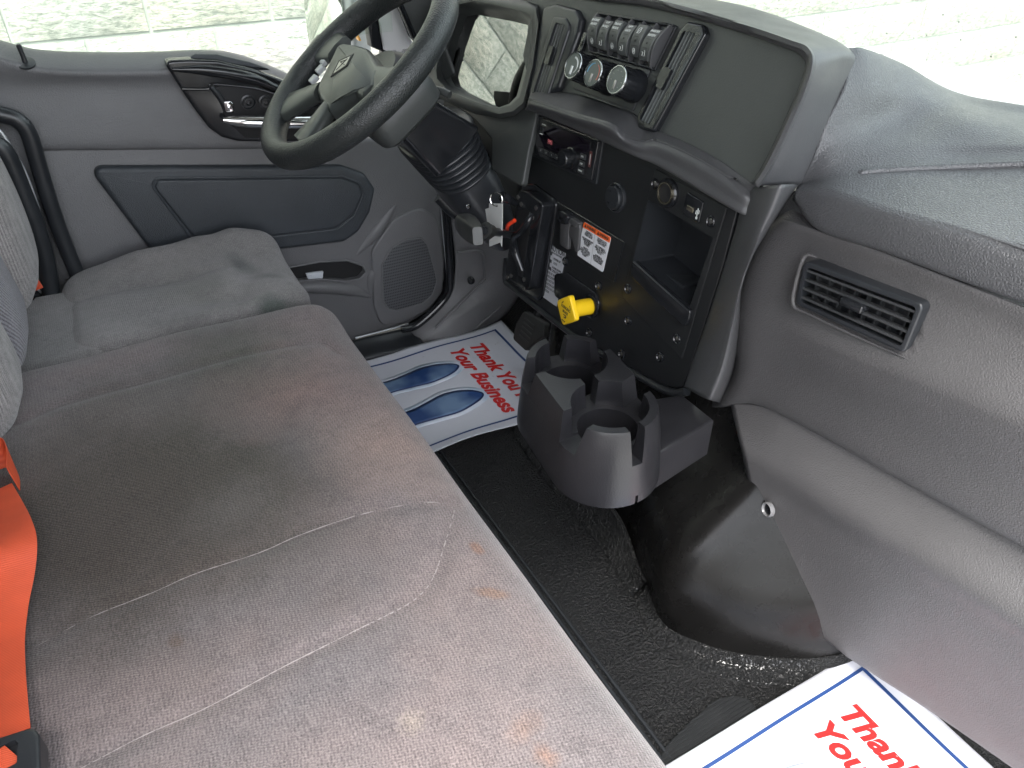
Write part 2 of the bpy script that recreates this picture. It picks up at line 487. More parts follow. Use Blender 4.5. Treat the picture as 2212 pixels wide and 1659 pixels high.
def paper_mat():
    m, n, b = newmat('mat_paper'); L = n.links.new; P = geo(n)
    q = N(n, 'ShaderNodeTexNoise', i_Scale=55.0, i_Detail=8.0, i_Roughness=.7); L(P, q.inputs['Vector'])
    q2 = N(n, 'ShaderNodeTexNoise', i_Scale=8.0, i_Detail=2.0); L(P, q2.inputs['Vector'])
    f = math_(n, 'MULTIPLY', ramp(n, q.outputs[0], .60, .75), ramp(n, q2.outputs[0], .5, .62))
    sp = N(n, 'ShaderNodeSeparateXYZ'); L(P, sp.inputs[0])
    f = math_(n, 'MULTIPLY', f, ramp(n, sp.outputs[1], 1.0, 1.2))
    L(mixc(n, math_(n, 'MULTIPLY', f, .8), (.50, .51, .56), (.20, .16, .12)), b.inputs['Base Color']); b.inputs['Roughness'].default_value = .4
    L(bumpn(n, q2.outputs[0], .3, .004), b.inputs['Normal']); return m
PAPER = paper_mat()
def print_mat(name, c1, c2, amt):
    """ink whose density varies over the print"""
    m, n, b = newmat(name); L = n.links.new; P = geo(n)
    q = N(n, 'ShaderNodeTexNoise', i_Scale=11.0, i_Detail=2.0); L(P, q.inputs['Vector'])
    L(mixc(n, math_(n, 'MULTIPLY', ramp(n, q.outputs[0], .4, .65), amt), c1, c2), b.inputs['Base Color']); b.inputs['Roughness'].default_value = .38
    return m
BLUF = print_mat('blue_footprint_ink', (.010, .042, .15), (.22, .33, .46), .55)
BLUH = print_mat('pale_blue_halo_ink', (.40, .48, .58), (.62, .64, .71), 1)

def block_mat():
    m, n, b = newmat('split_face_block'); L = n.links.new; P = geo(n)
    q = N(n, 'ShaderNodeTexNoise', i_Scale=26.0, i_Detail=9.0, i_Roughness=.72); L(P, q.inputs['Vector'])
    st = N(n, 'ShaderNodeMapping'); st.inputs['Scale'].default_value = (1, 1, 2.6); L(P, st.inputs[0]); L(st.outputs[0], q.inputs['Vector'])
    q2 = N(n, 'ShaderNodeTexNoise', i_Scale=2.0, i_Detail=3.0); L(P, q2.inputs['Vector'])
    c = mixc(n, ramp(n, q2.outputs[0], .35, .65), (.55, .565, .52), (.59, .56, .48))
    c = mixc(n, ramp(n, q.outputs[0], .38, .56), (.30, .325, .29), c)
    L(c, b.inputs['Base Color']); b.inputs['Roughness'].default_value = .95
    L(bumpn(n, q.outputs[0], .8, .02), b.inputs['Normal']); return m
BLOCK = block_mat()
MORTAR = plastic('mortar', (.46, .49, .45), .95, grain=200, gs=.6)
CONC = plastic('concrete', (.42, .42, .40), .9, grain=90, gs=.6)
HEAD = plastic('headliner', (.13, .13, .128), .9, grain=300, gs=.4)
GLASS = glass('window_glass', (.93, .97, .935), .35)
LENS = glass('cluster_lens', (.72, .74, .75), 8.0)

# ================================================================== THE SETTING
b = MB(); b.box((4, 3, -1.02), (14, 0, 0), (0, 10, 0), (0, 0, .02)); struct(b.build('ground', CONC))
b = MB(); b.box((.3, .93, -.012), (1.15, 0, 0), (0, 1.03, 0), (0, 0, .012), .004); struct(b.build('floor', RUB))
b = MB(); b.box((.25, .93, 1.99), (1.05, 0, 0), (0, 1.06, 0), (0, 0, .03), .02); struct(b.build('roof', HEAD))
b = MB(); b.box((-.66, .93, .95), (.03, 0, 0), (0, 1.05, 0), (0, 0, 1.0), .01); struct(b.build('back_wall', HEAD))

# the block wall outside, courses of 203 mm, blocks of 406 mm, running bond
wall = thing('block_wall', 'pale split-face concrete block wall outside the cab windows', 'wall', (4.5, 3.1, -1.0))
b = MB()
rows = 0; z = .708 - .2032 * 9 + .0
zz = -1.0
course0 = 1.24 - .532
k0 = -9
for k in range(k0, 9):
    z0 = course0 + k * .2032; z1 = z0 + .2032
    off = (.2032 if k % 2 else 0) + .096
    x = -3 * .4064 - off
    while x < 9.5:
        g = .005; rr = random.Random(int(x * 100) + k * 999)
        nx, nz = (6, 4) if -1.6 < x < 8 and -.7 < z0 < 1.6 else (1, 1)
        vs = []
        for j in range(nz + 1):
            for i in range(nx + 1):
                edge = i in (0, nx) or j in (0, nz)
                vs.append(V((x + g + (.4064 - 2 * g) * i / nx, 3.0 + (.0 if edge else -rr.uniform(.004, .022)), z0 + g + (.2032 - 2 * g) * j / nz)))
        f = [(j * (nx + 1) + i, j * (nx + 1) + i + 1, (j + 1) * (nx + 1) + i + 1, (j + 1) * (nx + 1) + i) for j in range(nz) for i in range(nx)]
        b.add(vs, f)
        x += .4064
blk = b.build('block_face', BLOCK, wall, sharp=180)
b = MB(); b.box((4, 3.08, .4), (6, 0, 0), (0, .0765, 0), (0, 0, 1.45)); b.build('mortar_bed', MORTAR, wall)

# ================================================================== BODY SEEN THROUGH THE GLASS
# A pillar: white body, black seal, inner trim
pil = thing('front_pillar', 'front roof pillar beside the windscreen, white outside with dark grey inner trim', 'pillar', (.75, 1.95, .85))
def on_y(pts, y): return [PY(x, yy, y) for x, yy in pts]
def yprism(name, pts, y, th, mat, parent, bev=.002, r=.004):
    pl = Pl((0, y, 0), (1, 0, 0), (0, 0, 1))
    p = pl.hits(pts, 0)
    b = MB(); b.prism(rnd(p, r) if r else p, pl, -th, 0, bev); return b.build(name, mat, parent)
yprism('painted_post', [(815, 20), (800, -60), (860, -60), (888, 80), (905, 118), (860, 132), (829, 113)], 1.93, .03, WHITE, pil, .006, .01)
yprism('rubber_seal', [(793, 39), (770, -60), (800, -60), (814, 23), (829, 113), (803, 102)], 1.925, .03, BLKS, pil, .004, .002)
yprism('inner_trim', [(858, -8), (842, -70), (1010, -70), (985, 20), (925, 120), (894, 82)], 1.88, .035, BROWT, pil, .008, .01)
b = MB(); b.tube([PY(846, -60, 1.872), PY(858, -6, 1.872), (PY(894, 80, 1.872))], .008); b.build('edge_seal', BLKG, pil)
tag(yprism('marker_lamp', [(764, 62), (768, 62), (781, 88), (777, 89)], 2.05, .02, flat('amber', (.75, .35, .05), .3), None, .001, .001), 'thin amber marker lamp outside the driver window', 'lamp')

# driver's side mirror
mir = thing('side_mirror', 'outside rear-view mirror reflecting the stone wall, seen through the driver window', 'mirror', (.70, 2.3, .78))
pm = Pl(PY(700, 45, 2.3), (.43, -.9, 0), (0, 0, 1))
pm = Pl(PY(700, 45, 2.3), V((.39, -.92, 0)), (0, 0, 1))
g1 = [(657, -70), (657, 10), (662, 60), (670, 112), (690, 150), (742, 150), (744, 60), (728, -70)]
p = pm.hits(g1); b = MB(); b.prism(rnd(p, .02), pm, -.006, .0, .001)
b.build('mirror_glass', flat('mirror_silver', (.62, .65, .62), .04, 1), mir)
g2 = [(655, -80), (654, 10), (659, 62), (667, 115), (688, 156), (762, 156), (760, 40), (752, -80)]
p = pm.hits(g2); b = MB(); b.prism(rnd(p, .03), pm, -.07, -.007, .012); b.build('mirror_housing', plastic('pale_housing', (.35, .37, .37), .35, gs=.1), mir)

# glass panes
pn = thing('driver_window', 'side window glass of the driver door, block wall beyond it', 'window', (.1, 1.93, .86))
b = MB(); b.box((.10, 1.93, 1.33), (.65, 0, 0), (0, .002, 0), (0, 0, .48)); b.build('pane', GLASS, pn)
ws = thing('windscreen', 'raked windscreen glass with rain drops on its outside', 'window', (1.4, .93, .85))
wpl = Pl((1.42, .93, .86), (0, -1, 0), (-.42, 0, 1.05))
b = MB(); b.prism([(-1.0, 0), (1.05, 0), (1.05, 1.12), (-1.0, 1.12)], wpl, -.003, .003); b.build('pane', GLASS, ws)
b = MB(); rr = random.Random(3)
DROPM = flat('rain_drop', (.20, .21, .20), .05)
for i in range(70):
    a, c = wpl.hit(rr.uniform(1500, 2300), rr.uniform(-20, 300), -.004)
    s = rr.uniform(.0007, .0017)
    b.lathe([(.0, -.0045 - s * .5), (s * .7, -.0045 - s * .35), (s, -.004), (s * .6, -.0032)], wpl.pt(a, c, 0), wpl.n, 8)
dr = b.build('rain_drops', DROPM, ws); dr['kind'] = 'stuff'
# bonnet beyond the windscreen
b = MB(); prof = [(1.36, .80), (1.42, .838), (1.50, .85), (1.60, .848), (1.66, .83), (1.72, .77), (1.76, .6), (1.77, .1)]
rings = []
for i in range(13):
    t = i / 12; y = -.2 + 2.0 * t; dz = -.06 * (2 * t - 1) ** 4; dx = .05 * (1 - (2 * t - 1) ** 2)
    rings.append([V((x + dx, y, z + dz)) for x, z in prof])
b.loft(rings, False, False, closed=False); o = b.build('bonnet', WHITE)
md = o.modifiers.new('t', 'SOLIDIFY'); md.thickness = .02
tag(o, 'white truck bonnet just beyond the windscreen base', 'bonnet')

# ================================================================== DRIVER'S DOOR
door = thing('driver_door', 'dark grey driver door with armrest pad, speaker grille and map pocket', 'door', (.2, 1.9, .03))
cX = [-80, 20, 90, 200, 330, 440, 500, 560, 640, 740]
topy = [60, 92, 107, 112, 111, 107, 113, 132, 168, 222]
g = []
g.append([PY(x, y, 1.955) for x, y in zip(cX, topy)])
g.append([PY(x, y + 5, 1.925) for x, y in zip(cX, topy)])
g.append([PY(x, y + 30, 1.888) for x, y in zip(cX, topy)])
g.append([PY(x, y + 48, 1.875) for x, y in zip(cX, [a if a < 112 else a * .6 + 45 for a in topy])])
g.append([PY(x, 188, 1.885) for x in cX[:7]] + [PY(560, 200, 1.885), PY(640, 235, 1.885), PY(740, 262, 1.885)])
g.append([PY(x, 255 if x < 600 else 275, 1.880) for x in cX])
g.append([PY(x, 318 - .008 * x, 1.878) for x in cX])
g.append([PY(x, 327 - .008 * x, 1.896) for x in cX])
sheet('upper_trim', g, DOOR, door, 6, 5, .01, sharp=60)
b = MB()
pts = [(-120, 300), (60, 290), (740, 300), (900, 300), (950, 420), (957, 470), (963, 600), (950, 645), (930, 672), (885, 700), (770, 735), (740, 760), (560, 760), (-120, 760)]
low = solid('lower_trim', pts, Pl((0, 1.89, .6), (1, 0, 0), (0, 0, 1)), -.05, 0, DOOR, door, .05, .012)
PDl = Pl((0, 1.89, .6), (1, 0, 0), (0, 0, 1))
pocket = [(625, 577), (690, 565), (750, 562), (783, 573), (790, 588), (776, 603), (745, 608), (690, 603), (600, 612), (560, 600), (560, 580)]
cb_ = MB(); cb_.prism(rnd(PDl.hits(pocket), .01), PDl, -.04, .03)
cut(low, [cb_.build('c', None)])
low.data.materials.clear(); low.data.materials.append(DOOR)
b = MB(); b.prism(rnd(PDl.hits(pocket), .01), PDl, -.0395, -.020); b.build('pocket_shade', DARK, door)  # near-black plate set in the shallow pocket, painting in its inner shade
b = MB(); b.tube([PDl.pt(a, c, .001) for a, c in rnd(PDl.hits(pocket), .01)], .003, 8, True, 1); b.build('pocket_rim', DOOR, door)
# raised swell around the speaker and behind the pocket
sw = [(640, 300 + 0)]
b = MB()
b.prism(rnd(PDl.hits([(800, 540), (850, 470), (905, 445), (945, 470), (958, 560), (955, 630), (925, 668), (870, 695), (822, 706), (806, 660)]), .05), PDl, -.01, .007, .0065, 5)
b.build('speaker_swell', DOOR, door)
spk = [(825, 571), (845, 536), (877, 517), (910, 513), (923, 529), (937, 577), (944, 607), (934, 637), (914, 654), (858, 671), (839, 667), (828, 650)]
def grille_mat():
    m, n, b = newmat('speaker_grille'); L = n.links.new; P = geo(n)
    sp = N(n, 'ShaderNodeSeparateXYZ'); L(P, sp.inputs[0]); k = 2 * pi / .0105
    a = math_(n, 'SINE', math_(n, 'MULTIPLY', math_(n, 'ADD', sp.outputs[0], math_(n, 'MULTIPLY', sp.outputs[2], .577)), k))
    c = math_(n, 'SINE', math_(n, 'MULTIPLY', math_(n, 'SUBTRACT', sp.outputs[0], math_(n, 'MULTIPLY', sp.outputs[2], .577)), k))
    h = ramp(n, math_(n, 'MULTIPLY', a, c), .25, .6)
    L(mixc(n, h, (.075, .078, .084), (.004, .004, .005)), b.inputs['Base Color']); b.inputs['Roughness'].default_value = .5
    L(bumpn(n, math_(n, 'SUBTRACT', 1.0, h), .5, .002), b.inputs['Normal']); return m
sg = solid('speaker_grille', spk, PDl, .005, .010, grille_mat(), door, .02, .003, hh=.010)
b = MB(); b.tube([PDl.pt(a, c, .0085) for a, c in rnd(PDl.hits(spk, .008), .02)], .0022, 8, True, 1); b.build('grille_rim', DOOR, sg)
# swage behind the pocket
b = MB(); b.tube([PDl.pt(*PDl.hit(x, y), -.012) for x, y in [(858, 440), (815, 500), (770, 552)]], [.012, .022, .012], 14); b.tube([PDl.pt(*PDl.hit(x, y), -.010) for x, y in [(855, 520), (830, 560), (803, 600), (802, 660)]], [.008, .016, .018, .008], 14)
b.build('moulded_ridge', DOOR, door)
b = MB(); b.tube([PDl.pt(*PDl.hit(x, y), -.008) for x, y in [(560, 628), (690, 622), (760, 628), (800, 640)]], [.01, .02, .02, .01], 14); b.build('moulded_ridge', DOOR, door)
# padded armrest
arm = [(215, 362), (740, 360), (790, 378), (812, 410), (801, 460), (776, 502), (745, 524), (604, 541), (330, 548), (206, 385), (205, 370)]
ar = solid('armrest_pad', arm, PDl, 0, .02, DARKV, door, .02, .012, seg=5)
inn = [(340, 388), (735, 384), (772, 398), (783, 420), (763, 462), (726, 492), (560, 512), (420, 514), (333, 405)]
b = MB(); b.prism(rnd(PDl.hits(inn, .02), .02), PDl, .018, .0245, .006, 5); b.build('stitched_inlay', DARKV, ar)
b = MB(); b.tube([PDl.pt(a, c, .0195) for a, c in rnd(PDl.hits([(x + (3 if x > 600 else -4), y + (4 if y > 450 else -3)) for x, y in inn], .02), .02)], .0035, 8, True, 1); b.build('welt', DARKV, ar)
# black handle bezel
PDb = Pl((0, 1.872, .75), (1, 0, 0), (0, 0, 1))
bez = [(353, 132), (408, 129), (470, 131), (545, 149), (624, 178), (700, 216), (745, 262), (725, 295), (660, 306), (560, 307), (515, 306), (480, 297), (452, 277), (420, 235), (394, 197)]
hb = solid('handle_bezel', bez, PDb, -.02, .012, BLKG, door, .012, .006, hh=.012, seg=4)
b = MB(); b.tube([PDb.pt(*PDb.hit(x, y, .013), .013) for x, y in [(372, 150), (450, 152), (540, 168), (610, 196)]], [.004, .012, .013, .008], 12); b.build('grip_ridge', BLKG, hb)
b = MB(); b.tube([PDb.pt(*PDb.hit(x, y, .013), .013) for x, y in [(393, 192), (448, 192), (456, 182), (500, 184), (560, 192), (630, 215)]], .0035, 10); b.build('moulding_line', BLKG, hb)
solid('handle_recess', [(460, 186), (520, 186), (600, 202), (680, 240), (700, 285), (640, 300), (530, 298), (490, 262), (480, 235)], PDb, .010, .0135, DARK, hb, .012, .001)
b = MB(); b.tube([PDb.pt(*PDb.hit(x, y, .03), .03) for x, y in [(481, 259), (520, 262), (600, 264), (670, 264)]], [.006, .014, .0155, .015], 16, flat=(0, 1, 0)); b.build('door_pull', CHROME, hb)
b = MB(); b.tube([PDb.pt(*PDb.hit(x, y, .018), .018) for x, y in [(455, 186), (475, 210), (490, 236)]], [.006, .007, .007], 10); b.build('lock_lever', BLKS, hb)
solid('lock_tab', [(482, 219), (497, 218), (505, 224), (506, 238), (508, 244), (488, 243)], PDb, .012, .026, CHROME, hb, .003, .003)
for (x, y) in ((536, 221), (574, 221)):
    a, c = PDb.hit(x, y, .014)
    b = MB(); b.lathe([(.0165, 0), (.0165, .003), (.0135, .004), (.012, .0015), (.0105, .0015), (.0098, .006), (.006, .0065), (.004, .003), (0, .003)], PDb.pt(a, c, .013), PDb.n, 28)
    b.build('mirror_button', BLKS, hb)
# grained sill insert
solid('sill_insert', [(412, 123), (422, 117), (470, 118), (540, 134), (590, 152), (560, 152), (470, 136), (414, 134)], Pl((0, 1.885, .8), (1, 0, 0), (0, 0, 1)), 0, .006, DARKV, door, .006, .003)
# lock pin
pp = PY(56, 137, 1.885)
b = MB(); b.lathe([(.0, -.002), (.0175, -.001), (.0175, .002), (.008, .004), (0, .004)], pp, (0, -.5, 1), 24); b.lathe([(.0055, 0), (.0055, .004), (.0045, .012), (.0052, .034), (.003, .037), (0, .037)], pp, (-.05, -.1, 1), 14)
b.build('lock_pin', BLKS, door)
# small drain hole boss
b = MB(); b.lathe([(.012, 0), (.012, .002), (.008, .002), (.008, -.002), (0, -.002)], PDl.pt(*PDl.hit(834, 693), .001), PDl.n, 18); b.build('plug', DARK, door)

# weather seals round the door opening
seal = thing('door_seal', 'black rubber weather seals curving round the driver door opening', 'seal', (-.2, 1.84, .05))
b = MB(); b.tube([PY(x, y, 1.835) for x, y in [(-40, 238), (0, 247), (35, 258), (60, 285), (78, 340), (105, 430), (135, 515), (170, 600), (200, 670)]], .0165, 14); b.build('tube_seal', BLKS, seal)
b = MB(); b.tube([PY(x, y, 1.80) for x, y in [(-40, 300), (0, 318), (22, 352), (50, 420), (78, 490), (98, 560), (112, 640)]], .0185, 12); b.build('tube_seal', BLKS, seal)
b = MB(); b.tube([PY(x, y, 1.815) for x, y in [(-20, 268), (4, 288), (30, 330), (55, 375), (82, 450), (100, 520), (112, 590), (118, 640)]], .0035, 8); b.build('bright_lip', SILV, seal)
b = MB(); b.tube([PY(x, y, 1.84) for x, y in [(957, 420), (964, 470), (972, 590), (968, 632), (945, 664), (900, 703), (868, 712)]], .011, 12); b.build('front_seal', BLKG, seal)
b = MB(); b.tube([PY(x, y, 1.862) for x, y in [(953, 440), (956, 480), (966, 590), (967, 606)]], .0034, 8); b.build('bright_lip', SILV, seal); b = MB(); b.tube([PY(x, y, 1.872) for x, y in [(768, 730), (830, 714), (882, 700)]], .0025, 8); b.build('bright_lip', SILV, seal)
# back jamb behind the driver seat
g = [[PY(-200, 255, 1.87), PY(-20, 262, 1.87), PY(55, 300, 1.86), PY(110, 420, 1.86), PY(180, 600, 1.86)], [PY(-200, 700, 1.90), PY(-60, 700, 1.90), PY(20, 700, 1.90), PY(90, 700, 1.89), PY(190, 760, 1.88)]]
sheet('door_jamb', g, DOOR, seal, 3, 6)

# kick panel and sill plate
kick = thing('kick_panel', 'grey moulded kick panel with ribs ahead of the driver door', 'trim panel', (.9, 1.8, 0))
g = [[PY(968, 400, 1.84), PY(1010, 400, 1.80), PY(1065, 420, 1.77), PY(1125, 450, 1.76)],
     [PY(975, 480, 1.85), PY(1015, 490, 1.83), PY(1070, 505, 1.79), PY(1130, 540, 1.77)],
     [PY(984, 570, 1.85), PY(1025, 575, 1.84), PY(1075, 590, 1.80), PY(1125, 620, 1.78)],
     [PY(974, 632, 1.85), PY(1010, 645, 1.83), PY(1060, 640, 1.81), PY(1116, 648, 1.80)],
     [PY(935, 674, 1.85), PY(975, 690, 1.81), PY(1030, 672, 1.81), PY(1092, 682, 1.82)],
     [PY(885, 712, 1.86), PY(915, 738, 1.82), PY(985, 738, 1.80), PY(1062, 706, 1.84)],
     [PY(885, 724, 1.90), PY(916, 748, 1.86), PY(988, 748, 1.86), PY(1062, 716, 1.88)]]
sheet('moulded_panel', g, DOOR, kick, 6, 6, .006)
for path in ([(989, 545), (1042, 545), (1046, 600), (1038, 612), (940, 708)], [(1060, 545), (1080, 580), (1082, 628)], [(1000, 732), (1082, 662)]):
    b = MB(); b.tube([PY(x, y, 1.812 if y > 640 else 1.815) for x, y in path], .004, 8); b.build('rib', DOOR, kick)
b = MB(); c0 = PY(1018, 607, 1.80); b.lathe([(.011, -.01), (.011, .0), (.009, .002), (.0075, -.001), (.005, -.001), (.004, .003), (0, .004)], c0, (-.3, -1, .1), 20); b.build('trim_screw', BLKG, kick)
sp_ = thing('sill_plate', 'scuffed dark step plate along the foot of the driver door', 'sill plate', (.45, 1.82, 0))
g = [[PY(x, y, 1.87) for x, y in [(560, 790), (771, 733), (840, 717), (894, 705)]], [PY(x, y, 1.84) for x, y in [(575, 815), (782, 752), (850, 737), (904, 724)]],
     [PY(x, y, 1.80) for x, y in [(590, 838), (792, 770), (858, 757), (915, 741)]], [PY(x, y, 1.795) for x, y in [(592, 848), (794, 779), (860, 765), (916, 751)]]]
sheet('tread', g, BLKS, sp_, 4, 5, .006)
tag(solid('wrapped_card', [(661, 592), (699, 587), (697, 603), (668, 608)], PDl, -.012, -.004, flat('card_film', (.55, .58, .62), .15), None, .001, .001), 'clear wrapped white card lying in the door pocket', 'card')

# ================================================================== DASHBOARD
dash = thing('dashboard', 'grey and black truck dashboard running across the cab', 'dashboard', (.95, .9, .4))
# upper fascia
fas = [(1165, -60), (1250, -30), (1330, -8), (1480, 30), (1600, 66), (1700, 98), (1738, 118), (1741, 158), (1705, 245), (1655, 350), (1628, 400), (1560, 400), (1440, 330), (1300, 270), (1150, 215), (1130, 120)]
p = PU.hits(fas); b = MB(); b.prism(p, PU, -.02, 0, 0); b.build('upper_fascia', BROWT, dash)
# brow and side of the hump
c0 = [(1130, -60), (1250, -8), (1400, 14), (1560, 56), (1690, 100), (1733, 122), (1737, 158), (1703, 245), (1653, 350), (1624, 396)]
c1 = [(1130, -67), (1252, -17), (1404, 4), (1566, 46), (1700, 90), (1746, 112), (1750, 156), (1715, 248), (1664, 354), (1634, 402)]
c3 = [(1140, -150), (1270, -62), (1440, -20), (1610, 13), (1740, 58), (1832, 104), (1832, 150), (1790, 258), (1753, 331), (1724, 400)]
x3 = [.98, .98, .98, .985, .985, .985, .965, .915, .885, .865]
R0 = [PU.pt(*PU.hit(*q, -.004), -.004) for q in c0]
R0b = [PU.pt(*PU.hit(*q, .008), .008) for q in c0]
R1 = [PU.pt(*PU.hit(*q, .014), .014) for q in c1]
R3 = [PX(q[0], q[1], x) for q, x in zip(c3, x3)]
R2 = []
for a, c, q, w in zip(R1, R3, c1, c3):
    R2.append(PX(q[0] * .55 + w[0] * .45, q[1] * .55 + w[1] * .45, a.x * .62 + c.x * .38))
R4 = [r + V((.05, .01 if i > 4 else 0, -.03)) for i, r in enumerate(R3)]
R1b = []
for a, c, q, w in zip(R1, R2, c1, c3):
    R1b.append(a.lerp(c, .12) + PU.n * .002)
sheet('dash_brow', [R0, R0b, R1, R1b, R2, R3, R4], BROWF, dash, 5, 6, .004, sharp=70)
# hood ledge above the console
hx = [(1150, 190), (1196, 195), (1255, 205), (1330, 230), (1372, 246), (1398, 275), (1428, 285), (1500, 317), (1560, 350), (1624, 396), (1650, 410)]
h0 = [PU.pt(*PU.hit(*q, .001), .001) for q in hx]
h1 = [PX(x, y, v) for (x, y), v in zip([(1142, 212), (1165, 218), (1240, 243), (1318, 266), (1350, 290), (1385, 303), (1424, 303), (1497, 334), (1556, 368), (1612, 408), (1640, 425)], [.76, .752, .750, .750, .762, .774, .782, .786, .790, .795, .81])]
h2 = [PX(x, y, v) for (x, y), v in zip([(1140, 222), (1160, 228), (1238, 253), (1317, 276), (1350, 302), (1385, 315), (1422, 315), (1495, 346), (1553, 380), (1608, 420), (1638, 436)], [.752, .744, .742, .742, .755, .767, .775, .779, .783, .788, .805])]
h3 = [PX(x, y, v) for (x, y), v in zip([(1136, 238), (1156, 243), (1233, 276), (1312, 311), (1348, 328), (1383, 343), (1418, 357), (1490, 398), (1548, 433), (1600, 462), (1632, 470)], [.765, .765, .765, .765, .768, .772, .776, .779, .782, .786, .802])]
h4 = [q + V((.035, 0, -.004)) for q in h3]
sheet('hood_ledge', [h0, [a.lerp(c, .5) for a, c in zip(h0, h1)], [a.lerp(c, .94) for a, c in zip(h0, h1)], h1, [a.lerp(c, .10) for a, c in zip(h2, h3)], [a.lerp(c, .55) for a, c in zip(h2, h3)], h3, h4], BROWF, dash, 4, 6, .004, sharp=60)
# console face
con = [(1155, 238), (1300, 292), (1410, 345), (1500, 392), (1592, 455), (1562, 570), (1524, 690), (1489, 797), (1474, 836), (1455, 838), (1420, 828), (1245, 722), (1108, 616), (1096, 592), (1110, 480), (1126, 400)]
conp = solid('console_panel', con, PC, -.02, 0, BLK, dash, .006, .002)
hole = [(1402, 430), (1470, 470), (1543, 514), (1489, 672), (1368, 566)]
b = MB(); b.prism(rnd(PC.hits(hole), .006), PC, -.05, .03); cut(conp, [b.build('c', None)])
conp.data.materials.clear(); conp.data.materials.append(BLK)
# console surround
si = [(1622, 405), (1601, 452), (1588, 500), (1560, 590), (1525, 700), (1491, 797), (1478, 838)]
sm_ = [(1680, 400), (1655, 455), (1628, 520), (1594, 612), (1566, 705), (1540, 795), (1517, 858)]
s2_ = [(1705, 400), (1678, 452), (1640, 522), (1604, 612), (1588, 705), (1568, 797), (1540, 866)]
so_ = [(1724, 400), (1690, 450), (1645, 522), (1604, 592), (1600, 700), (1584, 800), (1556, 870)]
zz_ = lambda pts, xs: [PX(x, y, v) for (x, y), v in zip(pts, xs)]
g = [[PC.pt(*PC.hit(*q, -.01), -.01) for q in si], [PC.pt(*PC.hit(*q, .004), .004) for q in si], zz_(sm_, [.785, .778, .772, .765, .758, .750, .745]), zz_(s2_, [.81, .795, .785, .775, .768, .76, .755]), zz_(so_, [.865, .855, .86, .87, .875, .87, .86])]
g[1] = [PC.pt(*PC.hit(x + 3, y, .006), .006) for x, y in si]
sheet('console_surround', g, BROWF, dash, 5, 6, .004, sharp=70)
b = MB(); b.tube([PC.pt(*PC.hit(x, y, .0), -.004) for x, y in [(1480, 846), (1455, 850), (1418, 836), (1330, 783), (1245, 730), (1108, 624), (1090, 604), (1092, 560)]], .008, 10, sm=3); b.build('console_lower_edge', BLKS, dash)
# raised right-hand sub panel with open tray
subp = solid('tray_panel', [(1415, 364), (1569, 449), (1472, 776), (1344, 640), (1360, 577)], PC, 0, .0025, BLK, dash, .003, .001)
b = MB(); b.prism(rnd(PC.hits(hole), .006), PC, -.05, .03); cut(subp, [b.build('c', None)])
subp.data.materials.clear(); subp.data.materials.append(BLK)
hp = rnd(PC.hits(hole), .006)
cx_ = sum(a for a, c in hp) / len(hp); cy_ = sum(c for a, c in hp) / len(hp)
b = MB()
inner = [(cx_ + (a - cx_) * .93, cy_ + (c - cy_) * .93) for a, c in hp]
b.loft([[PC.pt(a, c, .0) for a, c in hp], [PC.pt(a, c, -.085) for a, c in inner]], False, True)
o = b.build('tray_bin', BLKS, subp, sharp=30)
b = MB(); b.box(PC.pt(*[s + t for s, t in zip(PC.hit(1440, 590, -.06), (0, 0))], -.06), (0, .075, 0), PC.v * .014, PC.n * .028, .004); b.build('tray_shelf', BLKS, subp)
solid('tray_lip', [(1367, 564), (1430, 620), (1490, 672), (1487, 690), (1477, 707), (1362, 600), (1362, 575)], PC, 0, .010, BLKG, subp, .005, .003)
b = MB(); b.tube([PC.pt(*PC.hit(x, y, .009), .008) for x, y in [(1368, 566), (1430, 622), (1487, 672)]], .002, 6); b.build('lip_edge', BLKS, subp)
# socket, usb plate, blanking cap
a, c = PC.hit(1443, 417, .004)
sk = MB(); sk.lathe([(.0235, 0), (.0235, .005), (.021, .0075), (.018, .0075), (.0165, .005)], PC.pt(a, c, .002), PC.n, 32); sk = sk.build('power_socket', BLKG, dash)
b = MB(); b.lathe([(.0175, .0045), (.0175, .0085), (.0155, .0085), (.0148, .003), (.0146, -.0005), (0, -.0005)], PC.pt(a, c, .0035), PC.n, 32); b.build('socket_sleeve', BRASS, sk)
b = MB(); b.lathe([(.0147, .003), (.0147, .0062), (0, .0062)], PC.pt(a, c, .0035), PC.n, 32); b.build('socket_shade', DARK, sk)  # dark disc inside the sleeve, stands in for the shade of the hollow
us = solid('usb_plate', [(1483, 414), (1519, 437), (1508, 483), (1472, 461)], PC, .002, .006, BLKG, dash, .004, .0015)
solid('usb_port', [(1484, 443), (1498, 450), (1496, 460), (1482, 452)], PC, .0055, .0068, BRASS, us, .0005, .0003)
b = MB(); a, c = PC.hit(1506, 460, .007); b.box(PC.pt(a, c, .0066), PC.v * .0075, PC.u * .0008, PC.n * .0003); b.box(PC.pt(a + .003, c + .002, .0066), PC.v * .003, PC.u * .0007, PC.n * .0003); b.box(PC.pt(a - .003, c, .0066), PC.v * .003, PC.u * .0007, PC.n * .0003)
b.lathe([(.0022, 0), (.0022, .0004), (0, .0004)], PC.pt(a, c - .008, .0064), PC.n, 12); b.build('usb_symbol', INKW, us)
a, c = PC.hit(1325, 427, .008)
b = MB(); b.lathe([(.026, 0), (.026, .004), (.0235, .006), (.0225, .004), (.0215, .004), (.021, .010), (.019, .012), (0, .0125)], PC.pt(a, c, 0), PC.n, 36)
for k in range(3):
    t = 2.2 + k * 1.9; b.box(PC.pt(a + .013 * cos(t), c + .013 * sin(t), .0125), PC.u * .003, PC.v * .0012, PC.n * .0006)
b.build('blanking_cap', BLKS, dash)
